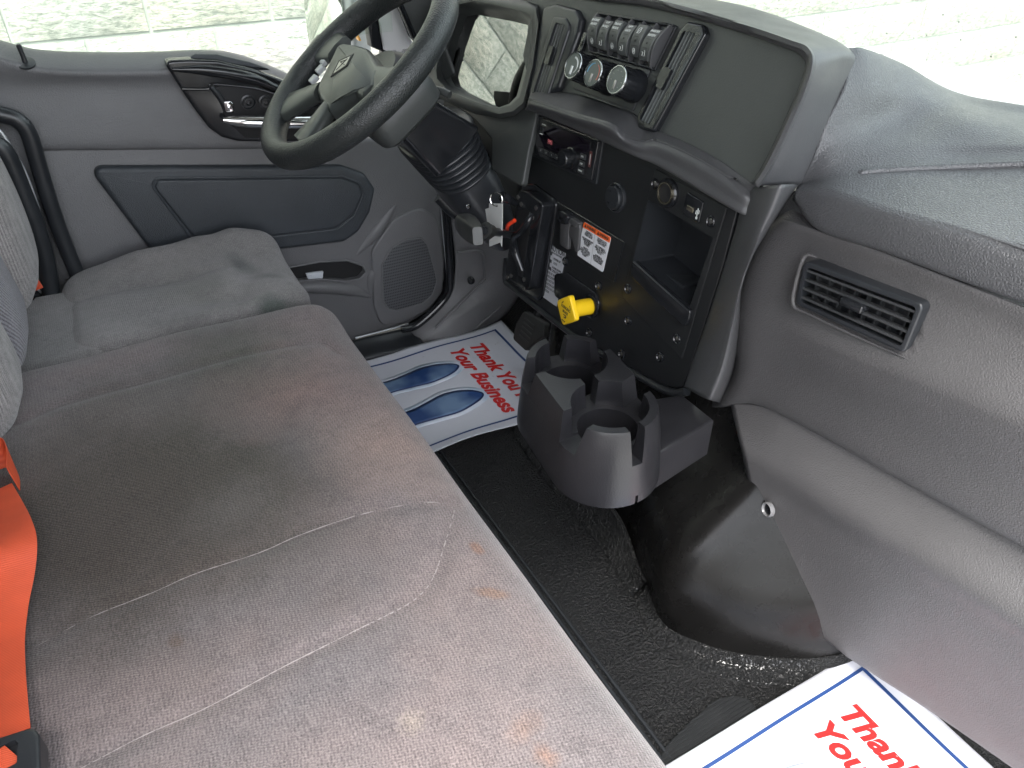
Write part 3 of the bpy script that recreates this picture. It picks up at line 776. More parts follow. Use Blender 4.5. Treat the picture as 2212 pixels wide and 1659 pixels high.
for x, y in [(1416, 397), (1536, 478), (1463, 732), (1357, 624), (1357, 693), (1293, 618), (1273, 718), (1343, 765), (1426, 771), (1221, 565)]:
    a, c = PC.hit(x, y, .002)
    b = MB(); b.lathe([(.0088, 0), (.0088, .003), (.0075, .0042), (.0065, .003), (.0055, .0005), (0, .0005)], PC.pt(a, c, .0005), PC.n, 20); o = b.build('screw_cup', BLKG, dash)
    b = MB(); b.lathe([(.0042, 0), (.0042, .0022), (.003, .003), (.0012, .003), (.0012, .0016), (0, .0016)], PC.pt(a, c, .001), PC.n, 14); b.build('screw_head', STEEL, o)

# passenger side panel and knee bolster
L_ = lambda pts, xs: [PX(x, y, v) for (x, y), v in zip(pts, xs)]
XR = lambda d: [.862 + d, .858 + d, .862 + d, .87 + d, .878 + d, .886 + d]
pg = [L_([(1716, 446), (1775, 480), (1905, 520), (2060, 584), (2212, 646), (2450, 740)], [x + .02 for x in XR(0)]),
      L_([(1698, 470), (1768, 494), (1898, 536), (2056, 598), (2212, 660), (2450, 755)], XR(0)),
      L_([(1690, 480), (1762, 503), (1894, 546), (2052, 607), (2212, 670), (2450, 767)], XR(-.008)),
      L_([(1655, 515), (1740, 540), (1875, 585), (2040, 650), (2212, 728), (2450, 830)], XR(-.006)),
      L_([(1618, 590), (1705, 605), (1850, 650), (2015, 715), (2212, 800), (2450, 905)], XR(-.012)),
      L_([(1602, 670), (1690, 690), (1850, 755), (2020, 822), (2212, 905), (2450, 1010)], XR(-.026)),
      L_([(1604, 730), (1695, 735), (1850, 800), (2020, 870), (2212, 960), (2450, 1070)], XR(-.022)),
      L_([(1600, 800), (1680, 800), (1830, 868), (1990, 950), (2212, 1060), (2450, 1170)], XR(-.004)),
      L_([(1562, 872), (1640, 866), (1770, 928), (1955, 1030), (2212, 1170), (2450, 1290)], XR(.006)),
      L_([(1560, 880), (1636, 876), (1765, 938), (1950, 1042), (2210, 1183), (2450, 1303)], XR(.02))]
def lead(rows, dx=-26, dX=.035):
    out = []
    for r in rows:
        q = r[0]; c = q - EYE; d = ray(PCX, PCY)
        cc = V((AX.x * c.x + AY.x * c.y + AZ.x * c.z, AX.y * c.x + AY.y * c.y + AZ.y * c.z, AX.z * c.x + AY.z * c.y + AZ.z * c.z))
        out.append([PX(PCX + FPX * cc.x / cc.z + dx, PCY - FPX * cc.y / cc.z, q.x + dX)] + r)
    return out
pg = lead(pg)
PV = Pl((.835, .55, .72), (.02, -.17, 0), (.03, 0, .25))
vent = [(1743, 560), (2004, 655), (1960, 762), (1723, 655)]
vp = PV.hits(vent)
pcut = inset(ccw(vp), .006)
sheet('passenger_panel', pg, GREY, dash, 8, 10, .005, sharp=70, cut=lambda c: inpoly(((c - PV.o).dot(PV.u), (c - PV.o).dot(PV.v)), pcut))
kg = [L_([(1578, 868), (1680, 885), (1850, 975), (2050, 1085), (2240, 1190), (2450, 1310)], [.868, .876, .884, .892, .90, .908]),
      L_([(1585, 905), (1695, 940), (1855, 1035), (2050, 1145), (2245, 1265), (2450, 1390)], [.858, .867, .875, .883, .891, .899]),
      L_([(1602, 975), (1712, 1040), (1862, 1130), (2052, 1245), (2250, 1372), (2450, 1500)], [.843, .850, .857, .865, .873, .881]),
      L_([(1618, 1050), (1722, 1100), (1870, 1190), (2056, 1300), (2250, 1425), (2450, 1560)], [.850, .860, .868, .876, .884, .892]),
      L_([(1650, 1150), (1740, 1185), (1882, 1265), (2062, 1365), (2250, 1490), (2450, 1630)], [.862, .872, .879, .886, .893, .900]),
      L_([(1700, 1285), (1795, 1310), (1915, 1370), (2080, 1460), (2250, 1580), (2450, 1720)], [.885, .893, .899, .905, .911, .917]),
      L_([(1765, 1365), (1850, 1402), (1950, 1450), (2090, 1545), (2250, 1665), (2450, 1810)], [.905, .912, .914, .918, .922, .928]),
      L_([(1828, 1418), (1895, 1462), (1980, 1517), (2095, 1595), (2230, 1690), (2450, 1850)], [.93, .93, .93, .93, .935, .94])]
knee = sheet('knee_bolster', kg, GREY, dash, 7, 8, .012, sharp=70)
b = MB(); q = PX(1661, 1100, .8515); nn = (EYE - q).normalized(); nn = V((-1, .15, .1)).normalized()
b.lathe([(.013, -.004), (.0135, .002), (.0115, .004), (.0098, .001), (.009, -.004), (0, -.004)], q + nn * .002, nn, 28); o = b.build('fastener_cup', flat('grey_cup', (.16, .16, .165), .3), knee)
b = MB(); b.lathe([(.0092, -.006), (.0088, .001), (.006, .0025), (.003, .0025), (.003, .0), (0, 0)], q + nn * .001, nn, 20); b.build('fastener', BLKG, o)

# passenger pad on top
tg = [L_([(1712, 432), (1768, 498), (1900, 542), (2060, 602), (2212, 656), (2450, 750)], [.86, .856, .86, .868, .876, .885]),
      L_([(1714, 424), (1769, 490), (1902, 534), (2061, 593), (2212, 648), (2450, 740)], [.850, .846, .850, .858, .866, .875]),
      L_([(1718, 412), (1776, 432), (1908, 474), (2064, 528), (2212, 580), (2450, 660)], [.852, .848, .852, .860, .868, .877]),
      L_([(1722, 403), (1786, 410), (1914, 450), (2068, 496), (2212, 545), (2450, 620)], [.862, .858, .862, .87, .878, .887]),
      L_([(1726, 398), (1792, 396), (1924, 430), (2074, 470), (2212, 512), (2450, 580)], [.872, .872, .885, .895, .90, .91]),
      L_([(1731, 390), (1800, 372), (1950, 359), (2080, 354), (2212, 350), (2450, 345)], [.875, .895, .97, 1.04, 1.09, 1.16]),
      L_([(1760, 330), (1815, 325), (1952, 310), (2080, 308), (2212, 310), (2450, 312)], [.893, .92, 1.01, 1.08, 1.13, 1.20]),
      L_([(1788, 262), (1850, 262), (1955, 256), (2080, 258), (2212, 275), (2450, 300)], [.912, .965, 1.07, 1.13, 1.19, 1.26]),
      L_([(1826, 180), (1885, 187), (1970, 200), (2086, 225), (2212, 247), (2450, 278)], [.955, 1.01, 1.11, 1.215, 1.27, 1.34]),
      L_([(1834, 104), (1868, 106), (1953, 141), (2062, 205), (2212, 234), (2450, 272)], [1.0, 1.03, 1.15, 1.28, 1.32, 1.38]),
      ]
tg.append([q + V((.02, 0, -.09)) for q in tg[-1]])
pad = sheet('passenger_pad', tg, GREYS, dash, 7, 9, .006, sharp=80)
b = MB(); b.tube([q + V((0, 0, .0015)) for q in L_([(1852, 384), (1870, 376), (1950, 370), (2080, 364), (2212, 359), (2450, 350)], [.915, .925, .965, 1.03, 1.08, 1.15])], [.0045, .006, .006, .006, .006, .006], 10); b.build('moulded_bead', GREYS, pad)
# dark infill wedge beside the seam
g = [L_([(1680, 395), (1770, 440)], [.885, .875]), L_([(1655, 470), (1768, 482)], [.880, .870]), L_([(1640, 530), (1768, 515)], [.90, .90])]
sheet('end_gap_filler', g, GREYS, dash, 3, 3, .004)

# ---- vents
LOUV = plastic('louvre_highlight_plastic', (.11, .12, .12), .3, gs=.1)  # paler than the black bars, paints in the highlights along their edges
def bar_vent(pxo, pxi, nbars, plane, mat_f, label, tabpx, h=.012):
    t = thing('air_vent', label, 'air vent', plane.pt(*plane.hit(*pxo[0]), 0), 'upright slotted vents on the centre dash')
    po = rnd(ccw(plane.hits(pxo, h)), .008); pi_ = rnd(ccw(plane.hits(pxi, h)), .006)
    # frame = outer prism with real opening
    b = MB(); b.prism(po, plane, -.005, h, .004, 4); fr = b.build('frame', mat_f, t)
    b = MB(); b.prism(pi_, plane, -.003, .05); cut(fr, [b.build('c', None)]); fr.data.materials.clear(); fr.data.materials.append(mat_f)
    b = MB(); b.prism(pi_, plane, -.0045, -.001); b.build('duct', DARK, t)
    # bars along the long direction
    A = V(plane.hit(*pxi[0], h)); B_ = V(plane.hit(*pxi[1], h)); C_ = V(plane.hit(*pxi[2], h)); D_ = V(plane.hit(*pxi[3], h))
    for k in range(nbars):
        s = (k + .5) / nbars
        p0 = A.lerp(B_, s); p1 = D_.lerp(C_, s); d = (p1 - p0).normalized() * .001
        b = MB(); m = (p0 + p1) / 2; hl = (p1 - p0) / 2
        ax = plane.u * hl.x + plane.v * hl.y
        b.box(plane.pt(m.x, m.y, h - .0055), ax * 1.0, ax.cross(plane.n).normalized() * .0007, plane.n * .0025, .0003); b.build('louvre', LOUV, t)
    for s in (.2, .5, .8):
        p0 = A.lerp(D_, s); p1 = B_.lerp(C_, s); m = (p0 + p1) / 2; hl = (p1 - p0) / 2; ax = plane.u * hl.x + plane.v * hl.y
        b = MB(); b.box(plane.pt(m.x, m.y, h - .010), ax, ax.cross(plane.n).normalized() * .0012, plane.n * .002); b.build('cross_louvre', BLKS, t)
    a, c = plane.hit(*tabpx, h); ax = (C_ - B_).normalized(); av = plane.u * ax.x + plane.v * ax.y
    b = MB(); b.box(plane.pt(a, c, h), av * .016, av.cross(plane.n).normalized() * .0075, plane.n * .004, .003); b.build('tab', BLKG, t)
    return t
bar_vent([(1484, 46), (1517, 52), (1524, 72), (1410, 285), (1376, 277), (1376, 250), (1466, 66)], [(1476, 66), (1504, 72), (1404, 270), (1380, 258)], 4, PU, BLKG, 'upright black air vent to the right of the rocker switches', (1436, 170))
solid('vent_bezel', [(1172, 14), (1200, 6), (1243, 18), (1255, 38), (1250, 70), (1205, 190), (1180, 212), (1145, 222), (1134, 200)], PU, 0, .012, BLKS, dash, .012, .008, seg=4)
PU2 = Pl(PU.pt(0, 0, .010), PU.u, PU.v)
bar_vent([(1195, 33), (1222, 38), (1230, 52), (1228, 66), (1180, 212), (1150, 212), (1144, 196)], [(1200, 48), (1222, 54), (1173, 208), (1151, 200)], 4, PU2, BLKS, 'upright black air vent between the instrument cluster and the rocker switches', (1188, 120), .006)

# louvred passenger vent in its recess
LOUV2 = plastic('louvre_dark', (.03, .032, .034), .3, gs=.1)
pv = thing('air_vent', 'rectangular black air vent with crossing louvres in the passenger side panel', 'air vent', PV.pt(0, 0, 0))
vpc = rnd(ccw(vp), .010)
b = MB(); b.prism(vpc, PV, -.03, .008, .003); fr = b.build('frame', BLKS, pv)
vin = rnd(inset(ccw(vp), .007), .006)
b = MB(); b.prism(vin, PV, -.022, .05); cut(fr, [b.build('c', None)]); fr.data.materials.clear(); fr.data.materials.append(BLKS)
A, B_, C_, D_ = [V(q) for q in vp]
def seg_bar(pl, p0, p1, h, w, d, name, mat, par, bev=.0006):
    m = (p0 + p1) / 2; hl = (p1 - p0) / 2; ax = pl.u * hl.x + pl.v * hl.y
    b = MB(); b.box(pl.pt(m.x, m.y, h), ax, ax.cross(pl.n).normalized() * w, pl.n * d, bev); return b.build(name, mat, par)
for k in range(1, 5):
    s = k / 5; seg_bar(PV, A.lerp(D_, s) + (B_ - A) * .04, B_.lerp(C_, s) - (B_ - A) * .04, .001, .0016, .005, 'louvre', LOUV2, pv)
for k in range(1, 9):
    s = k / 9; seg_bar(PV, A.lerp(B_, s) - (A - D_) * .09, D_.lerp(C_, s) + (A - D_) * .09, -.010, .0011, .005, 'rear_louvre', LOUV2, pv, 0)
m = (A + B_ + C_ + D_) / 4; b = MB(); b.box(PV.pt(m.x, m.y, .008), PV.u * .017, PV.v * .0055, PV.n * .008, .003); b.build('tab', BLKG, pv)
# raised soft lip of the recess around it
lipo = [(1740, 548), (1770, 548), (1740, 556), (1712, 655), (1722, 670), (1705, 665), (1702, 640), (1725, 570)]
b = MB(); b.tube([PV.pt(*PV.hit(x, y, .002), .000) for x, y in [(1762, 556), (1740, 552), (1728, 575), (1712, 640), (1716, 664), (1740, 676), (1850, 728), (1955, 774)]], [.001, .003, .004, .004, .003, .002, .002, .001], 12, sm=5); b.build('recess_lip', GREY, dash)

# ---- rocker switches
TL, TR, BR, BL = [V(PU.hit(x, y, .012)) for x, y in [(1290, 30), (1446, 56), (1404, 143), (1272, 107)]]
bank = thing('switch_bank', 'bulging black housing holding six rocker switches on the centre dash', 'switch bank', PU.pt(BL.x, BL.y, 0))
def q2(s, t):  # s across, t down
    return (TL.lerp(TR, s)).lerp(BL.lerp(BR, s), t)
b = MB(); b.prism(rnd(ccw([tuple(q2(-.03, -.06)), tuple(q2(1.03, -.06)), tuple(q2(1.03, 1.06)), tuple(q2(-.03, 1.06))]), .003), PU, 0, .004, .0015); b.build('housing_base', BLKS, bank)
def arch(s, wid, h0, h1, name, mat, par, t0=0, t1=1, tilt=0, bev=0):
    """curved bar following the barrel shape"""
    n = 14; rings = []
    for i in range(n + 1):
        t = t0 + (t1 - t0) * i / n
        hh = h0 + (h1 - h0) * sin(pi * (.08 + .84 * t)) + tilt * (t - .5)
        a = q2(s - wid, t); c = q2(s + wid, t)
        e = (c - a).normalized() * .0008
        rings.append([PU.pt(a.x, a.y, .003), PU.pt(a.x, a.y, hh - .0008), PU.pt(a.x + e.x, a.y + e.y, hh), PU.pt(c.x - e.x, c.y - e.y, hh), PU.pt(c.x, c.y, hh - .0008), PU.pt(c.x, c.y, .003)])
    b = MB(); b.loft(rings, True, True, True); return b.build(name, mat, par)
for k in range(7):
    s = k / 6
    arch(s, .010 if k in (0, 6) else .006, .010, .024 if k in (0, 6) else .021, 'rib', BROWF, bank, -.02, 1.02)
for t in (-.03, 1.03):
    p = [tuple(q2(-.02, t - .03)), tuple(q2(1.02, t - .03)), tuple(q2(1.02, t + .03)), tuple(q2(-.02, t + .03))]
    b = MB(); b.prism(ccw(p), PU, 0, .011, .002); b.build('end_rail', BLKS, bank)
sw_txt = [('ENGINE', 'BRAKE'), ('OFF', 'ROAD'), ('TRANS', 'MODE'), ('LIFT', 'GATE'), None, ('PARKED', 'REGEN')]
sw_lab = ['rocker switch at the left end of the bank, two faint words over a ring symbol', 'rocker switch marked OFF ROAD', 'rocker switch marked TRANS MODE', 'rocker switch marked LIFT GATE', 'rocker switch with a struck-out ring symbol and no words', 'rocker switch marked PARKED REGEN']
RK = plastic('rocker_plastic', (.050, .055, .055), .4, grain=600, gs=.2)
for k in range(6):
    s = (k + .5) / 6; tilt = -.008 if k % 2 == 0 else .004
    rk = thing('rocker_switch', sw_lab[k], 'switch', PU.pt(q2(s, .5).x, q2(s, .5).y, .01), 'rocker switches in the dash bank')
    arch(s, .066, .010, .0255, 'rocker', RK, rk, .10 if tilt < 0 else .14, .88 if tilt < 0 else .92, tilt)
    def surf(t, e=.0006):
        hh = .010 + .0155 * sin(pi * (.08 + .84 * t)) + tilt * (t - .5)
        return hh + e
    b = MB()
    def tp(t):  # local plane tangent at t
        c = q2(s, t); c2 = q2(s, t - .05); d = PU.pt(c2.x, c2.y, surf(t - .05)) - PU.pt(c.x, c.y, surf(t))
        L0 = q2(s - .1, t); R0_ = q2(s + .1, t)
        return Pl(PU.pt(c.x, c.y, surf(t)), PU.u * (R0_.x - L0.x) + PU.v * (R0_.y - L0.y), d)
    if sw_txt[k]:
        text_mb(b, sw_txt[k][0], tp(.20), 0, 0, .0056, 0, 0, .0002, bold=.00012)
        text_mb(b, sw_txt[k][1], tp(.315), 0, 0, .0056, 0, 0, .0002, bold=.00012)
    else:
        P_ = tp(.26); b.tube([P_.pt(.0035 * cos(a), .0048 * sin(a), .0003) for a in [i * pi / 8 for i in range(16)]], .0004, 5, True, 1); b.tube([P_.pt(-.004, -.005, .0003), P_.pt(.004, .005, .0003)], .0004, 5, sm=1)
    P_ = tp(.76)
    if k in (0, 4, 2):
        b.tube([P_.pt(.0032 * cos(a), .0045 * sin(a), .0003) for a in [i * pi / 8 for i in range(16)]], .0004, 5, True, 1)
        b.tube([P_.pt(.001 * cos(a), .002 * sin(a), .0003) for a in [i * pi / 4 for i in range(8)]], .0003, 5, True, 1)
    else:
        b.tube([P_.pt(x, y, .0003) for x, y in [(-.0035, -.004), (-.0015, .001), (-.004, .0015)]], .0005, 5, sm=1)
        b.tube([P_.pt(x, y, .0003) for x, y in [(-.001, -.004), (.0028, -.004), (.0028, .0035), (.001, .0045)]], .0004, 5, sm=1)
    b.build('lettering', INKW, rk, sharp=0, smooth=False)
    P_ = tp(.42); b = MB(); b.prism(rnd([(-.0055, 0), (.0055, 0), (.0055, .0005), (-.0055, .0005)], 0), P_, 0, .0002); P_ = tp(.64); b.prism([(-.0065, 0), (.0065, 0), (.0065, .0005), (-.0065, .0005)], P_, 0, .0002)
    P_ = tp(.52); b.prism(rnd([(-.0013, -.0016), (.0013, -.0016), (.0013, .0016), (-.0013, .0016)], .0004), P_, 0, .0003); b.build('indicator_window', DARK, rk)
b = MB(); a, c = PU.hit(1259, 92, .006); b.box(PU.pt(a, c, .004), PU.u * .006, PU.v * .017, PU.n * .004, .001); tag(b.build('blank_switch', BLKG), 'small narrow glossy switch left of the rocker switch bank', 'switch')

# ---- climate knobs
kp = solid('knob_plate', [(1258, 110), (1406, 148), (1366, 240), (1236, 190)], PU, 0, .003, BLKS, dash, .004, .001)
CHR2 = flat('smoked_chrome', (.32, .33, .34), .16, 1)
KN = [((1238, 141), 'left climate dial with a pale curved pointer'), ((1281, 158), 'middle temperature dial with blue and red arc'), ((1332, 172), 'right airflow dial with small arrow marks')]
DIAL = flat('dial_face', (.10, .12, .11), .35); DBLUE = flat('dial_blue', (.08, .3, .5), .4); DRED = flat('dial_red', (.55, .12, .08), .4)
for i, ((x, y), lab) in enumerate(KN):
    t = thing('control_knob', lab, 'knob', (.8, 1, .9), 'climate knobs in a row on the centre dash')
    H = .046; a, c = PU.hit(x, y, H); o_ = PU.pt(a, c, 0)
    b = MB(); b.lathe([(.0265, .002), (.0265, .012), (.0245, .020), (.0230, H - .006), (.0225, H - .003)], o_, PU.n, 40)
    for k in range(18):
        an = k * 2 * pi / 18; b.box(o_ + PU.n * .026 + (PU.u * cos(an) + PU.v * sin(an)) * .0240, PU.n * .016, (PU.u * -sin(an) + PU.v * cos(an)) * .0016, (PU.u * cos(an) + PU.v * sin(an)) * .0006)
    b.build('barrel', BLKG, t)
    b = MB(); b.lathe([(.0228, H - .004), (.0232, H - .001), (.0222, H + .0012), (.0205, H + .0012), (.0200, H - .0005)], o_, PU.n, 40); b.build('chrome_ring', CHR2, t)
    b = MB(); b.lathe([(.0203, H - .004), (.0203, H), (0, H)], o_, PU.n, 40); fc = b.build('dial', DIAL, t)
    b = MB(); Pk = Pl(o_ + PU.n * (H + .0002), PU.u, PU.v)
    if i == 1:
        b.tube([Pk.pt(.016 * cos(q), .016 * sin(q), 0) for q in [radians(100 + 14 * k) for k in range(7)]], .0007, 5, sm=1); b.build('cold_arc', DBLUE, fc)
        b = MB(); b.tube([Pk.pt(.016 * cos(q), .016 * sin(q), 0) for q in [radians(-30 + 16 * k) for k in range(7)]], .0007, 5, sm=1); b.build('hot_arc', DRED, fc); b = MB()
    if i == 0: b.tube([Pk.pt(.013 * cos(q), .013 * sin(q), 0) for q in [radians(-60 + 15 * k) for k in range(11)]], [.0004 + .00016 * k for k in range(11)], 5, sm=1)
    if i == 2:
        for k in range(7):
            q = radians(-50 + 40 * k); b.tube([Pk.pt(.014 * cos(q) - .0015, .014 * sin(q), 0), Pk.pt(.014 * cos(q), .014 * sin(q) + .001, 0), Pk.pt(.014 * cos(q) + .0015, .014 * sin(q), 0)], .0004, 5, sm=1)
    b.box(Pk.pt(0, -.008, .0008), PU.u * .0022, PU.v * .007, PU.n * .0012, .0005)
    b.build('pointer', INKW if i == 0 else STEEL, fc)

# ---- radio
rad = thing('car_radio', 'black car radio showing FM1 in the console with a round volume knob', 'radio', PC.pt(*PC.hit(1152, 333), 0))
rp = [(1162, 254), (1297, 305), (1284, 393), (1152, 334)]
bz = solid('bezel', [(1155, 246), (1302, 305), (1287, 398), (1148, 336)], PC, 0, .004, BLKS, rad, .002, .001, hh=.004)
fp = solid('faceplate', [(1163, 254), (1292, 304), (1276, 391), (1152, 333)], PC, .003, .011, BLKG, rad, .004, .002)
RTL, RTR, RBR, RBL = [V(PC.hit(x, y, .011)) for x, y in [(1163, 254), (1292, 304), (1276, 391), (1152, 333)]]
def rq(s, t): return RTL.lerp(RTR, s).lerp(RBL.lerp(RBR, s), t)
def rpl(s, t, h=.0113):
    c = rq(s, t); l = rq(s - .1, t); r = rq(s + .1, t); u = rq(s, t - .1)
    return Pl(PC.pt(c.x, c.y, h), PC.u * (r - l).x + PC.v * (r - l).y, PC.u * (u - c).x + PC.v * (u - c).y)
b = MB(); p = [tuple(rq(*q)) for q in [(.06, .07), (.90, .07), (.90, .40), (.62, .45), (.55, .72), (.06, .72)]]
b.prism(rnd(ccw(p), .002), PC, .0105, .0115, .0003); b.build('display_window', flat('display_glass', (.006, .004, .008), .04), rad)
b = MB(); text_mb(b, 'FM1', rpl(.27, .50, .0118), 0, 0, .012, th=.0002, sx=.8); text_mb(b, '102', rpl(.53, .62, .0118), 0, 0, .008, th=.0002, sx=.7); b.build('digits', flat('radio_digits', (.42, .10, .11), .4, 0, .05), rad, sharp=0, smooth=False)
for k in range(5):
    s = .135 + k * .098; P_ = rpl(s, .80, .011); b = MB(); b.box(P_.pt(0, 0, .001), P_.u * .0082, P_.v * .0042, P_.n * .0011, .0008); bt = b.build('preset_button', BLKS, rad)
    b = MB(); text_mb(b, str(k + 1), P_, .001, 0, .0052, h=.0023, th=.0001); b.build('lettering', INKW, bt, sharp=0, smooth=False)
P_ = rpl(.645, .66); kb = MB(); kb.lathe([(.0195, 0), (.0195, .002), (.0180, .003), (.0165, .0035), (.0160, .018), (.0145, .021), (.011, .0215), (0, .0205)], P_.pt(0, 0, 0), PC.n, 36)
for k in range(14):
    an = k * 2 * pi / 14; kb.box(P_.pt(.0163 * cos(an), .0163 * sin(an), .011), P_.n * .007, (P_.u * -sin(an) + P_.v * cos(an)) * .0012, (P_.u * cos(an) + P_.v * sin(an)) * .0005)
kb.build('volume_knob', BLKG, rad)
for (s, t, w, tx) in [(.83, .50, .0085, 'SRC'), (.83, .68, .0085, 'DISP'), (.83, .86, .0085, 'MENU'), (.095, .27, .006, '')]:
    P_ = rpl(s, t); b = MB(); b.box(P_.pt(0, 0, .0008), P_.u * w, P_.v * .0048, P_.n * .001, .0008); bt = b.build('button', BLKS, rad)
    if tx: b = MB(); text_mb(b, tx, P_, 0, 0, .0045, h=.002, th=.0001, bold=.0001); b.build('lettering', INKW, bt, sharp=0, smooth=False)
P_ = rpl(.94, .55); b = MB(); b.box(P_.pt(0, .004, .0003), P_.u * .0035, P_.v * .014, P_.n * .0006, .0005); b.build('usb_flap', flat('dark_red', (.06, .01, .01), .3), rad)
b = MB(); b.box(P_.pt(.001, .004, .0012), P_.u * .0005, P_.v * .009, P_.n * .0003); P_ = rpl(.095, .38); b.box(P_.pt(0, 0, .0004), P_.u * .005, P_.v * .0012, P_.n * .0003); P_ = rpl(.10, .12); b.box(P_.pt(.004, 0, .0004), P_.u * .007, P_.v * .0007, P_.n * .0003)
b.build('printed_marks', INKW, rad)

# ---- hoist lever
hst = thing('hoist_lever', 'black T-handled hoist lever in its tall screwed housing beside the caution label', 'lever', PC.pt(*PC.hit(1130, 620), 0))
solid('flange', [(1128, 396), (1150, 398), (1192, 428), (1200, 440), (1196, 480), (1170, 640), (1160, 650), (1145, 640), (1096, 606), (1098, 560)], PC, 0, .008, BLKG, hst, .010, .005, seg=5)
hf = solid('housing', [(1121, 411), (1140, 416), (1169, 438), (1171, 446), (1142, 622), (1136, 628), (1128, 624), (1094, 599), (1091, 590), (1093, 566)], PC, .004, .034, BLKG, hst, .005, .0035, hh=.034, seg=4)
PCh = Pl(PC.pt(0, 0, .034), PC.u, PC.v)
solid('slot', [(1136, 452), (1146, 456), (1143, 500), (1128, 600), (1118, 594), (1120, 560), (1108, 552), (1108, 500), (1117, 455)], PCh, -.001, .0008, DARK, hst, .002, .0003)
for x, y in [(1119, 426), (1126, 441), (1158, 449), (1151, 470), (1096, 599), (1104, 596), (1132, 604), (1131, 627 - 4)]:
    a, c = PCh.hit(x, y); b = MB(); b.lathe([(.0048, 0), (.0048, .0012), (.003, .0018), (.0014, .0018), (.0014, .0006), (0, .0006)], PCh.pt(a, c, 0), PC.n, 14); b.build('screw', STEEL, hst)
s0 = PX(1112, 508, .715)
b = MB(); b.tube([PX(1112, 508, .730), PX(1096, 506, .70), PX(1065, 500, .640), PX(1040, 498, .60)], [.0085, .0075, .0085, .0085], 12, flat=(0, 0, 1)); b.build('shaft', BLKS, hst)
b = MB(); b.tube([PX(1148, 462, .722), PX(1140, 480, .712), PX(1124, 502, .708), PX(1112, 512, .712), PX(1112, 540, .718), PX(1128, 585, .722)], [.006, .007, .007, .008, .009, .006], 12); b.build('fork', BLKG, hst)
# T handle: rounded grip with a flat end
g0, g1 = PX(1058, 503, .628), PX(1030, 497, .59)
GRIP = plastic('worn_grip', (.028, .030, .029), .42, grain=400, gs=.3)
ax = (g1 - g0).normalized(); side = V((.12, -.72, -.68)); side = (side - ax * side.dot(ax)).normalized(); up = ax.cross(side)
b = MB()
def rr_ring(c, a, bb, u, w, n=32, e=3.2):
    out = []
    for i in range(n):
        t = 2 * pi * i / n; x = abs(cos(t)) ** (2 / e) * (1 if cos(t) > 0 else -1); y = abs(sin(t)) ** (2 / e) * (1 if sin(t) > 0 else -1)
        out.append(c + u * (a * x) + w * (bb * y))
    return out
b.loft([rr_ring(g0 + ax * d, a, bb, side, up, e=3) for d, a, bb in [(-.004, .008, .012), (.0, .011, .016), (.018, .013, .018), (.026, .014, .020)]])
b.build('grip_neck', GRIP, hst)
cg = PX(1003, 497, .585)
b = MB()
# grip body lies along 'side' (flat end towards the camera's right)
E0 = PX(1031, 509, .548); E1 = PX(1000, 478, .612)
gax = (E1 - E0).normalized(); gup = V((0, 0, 1)); gup = (gup - gax * gup.dot(gax)).normalized(); gsd = gax.cross(gup)
b.loft([rr_ring(E0.lerp(E1, t), a, bb, gup, gsd, e=en) for t, a, bb, en in [(-.03, .0150, .0085, 6), (0, .0165, .0100, 6), (.3, .0195, .0150, 4.5), (.6, .0205, .0190, 3.6), (.85, .0185, .0195, 3), (.97, .0130, .0150, 2.5), (1.03, .004, .006, 2)]])
gp = b.build('grip', GRIP, hst, sharp=50)
up = gup
d_ = (E0 - E1).normalized(); w_ = d_.cross(up).normalized()
pe = Pl(E0 + d_ * .0018, w_, up)
b = MB(); b.tube([pe.pt(x, y, .001 if pe.n.dot(d_) > 0 else -.001) for x, y in [(-.0062, -.0125), (.0062, -.0125), (.0062, .0125), (-.0062, .0125)]], .0009, 5, True, 1); b.build('end_plate_rim', GRIP, gp)

# ---- stickers and switch plate
PL1 = Pl(PC.pt(0, 0, .0015), PC.u, PC.v)
cau = thing('caution_label', 'tall white CAUTION label stuck beside the hoist lever housing', 'label', PC.pt(*PC.hit(1169, 639), 0))
cp = [(1187, 521), (1222, 540), (1218, 570), (1211, 600), (1204, 628), (1205, 645), (1202, 662), (1169, 639), (1178, 580)]
b = MB(); b.prism(PL1.hits(cp), PL1, -.001, .0004); b.build('sheet', plastic('silver_label', (.44, .45, .48), .4, gs=0), cau)
LTL, LTR, LBR, LBL = [V(PL1.hit(x, y)) for x, y in [(1187, 521), (1222, 540), (1203, 660), (1169, 639)]]
def lq(s, t): return LTL.lerp(LTR, s).lerp(LBL.lerp(LBR, s), t)
def lp(s, t):
    c = lq(s, t); l = lq(s - .1, t); r = lq(s + .1, t); u = lq(s, t - .05)
    return Pl(PL1.pt(c.x, c.y, .0006), PL1.u * (r - l).x + PL1.v * (r - l).y, PL1.u * (u - c).x + PL1.v * (u - c).y)
b = MB(); text_mb(b, 'CAUTION', lp(.5, .085), 0, 0, .0145, th=.0001, sx=.93, bold=.0005)
lines = [('DOUBLE ACTION HOIST', .5, .155, .0058, 'CENTER', .72), ('POWER UP', .62, .245, .0068, 'CENTER', .75), ('LOCK', .55, .315, .0068, 'CENTER', .75), ('POWER DOWN', .68, .40, .0066, 'CENTER', .72)]
y = .455
for s_ in ['MUST BE OPERATED', 'POWER UP AND', 'POWER DOWN.', 'WHEN NOT IN', 'OPERATION-LEAVE', 'CONTROL IN LOCK', 'POSITION.']:
    lines.append((s_, .06, y, .0078, 'LEFT', .66)); y += .067
for s_, s, t, sz, al, sx in lines: text_mb(b, s_, lp(s, t), 0, 0, sz, th=.0001, align=al, sx=sx, bold=.00012)
P_ = lp(.19, .31)
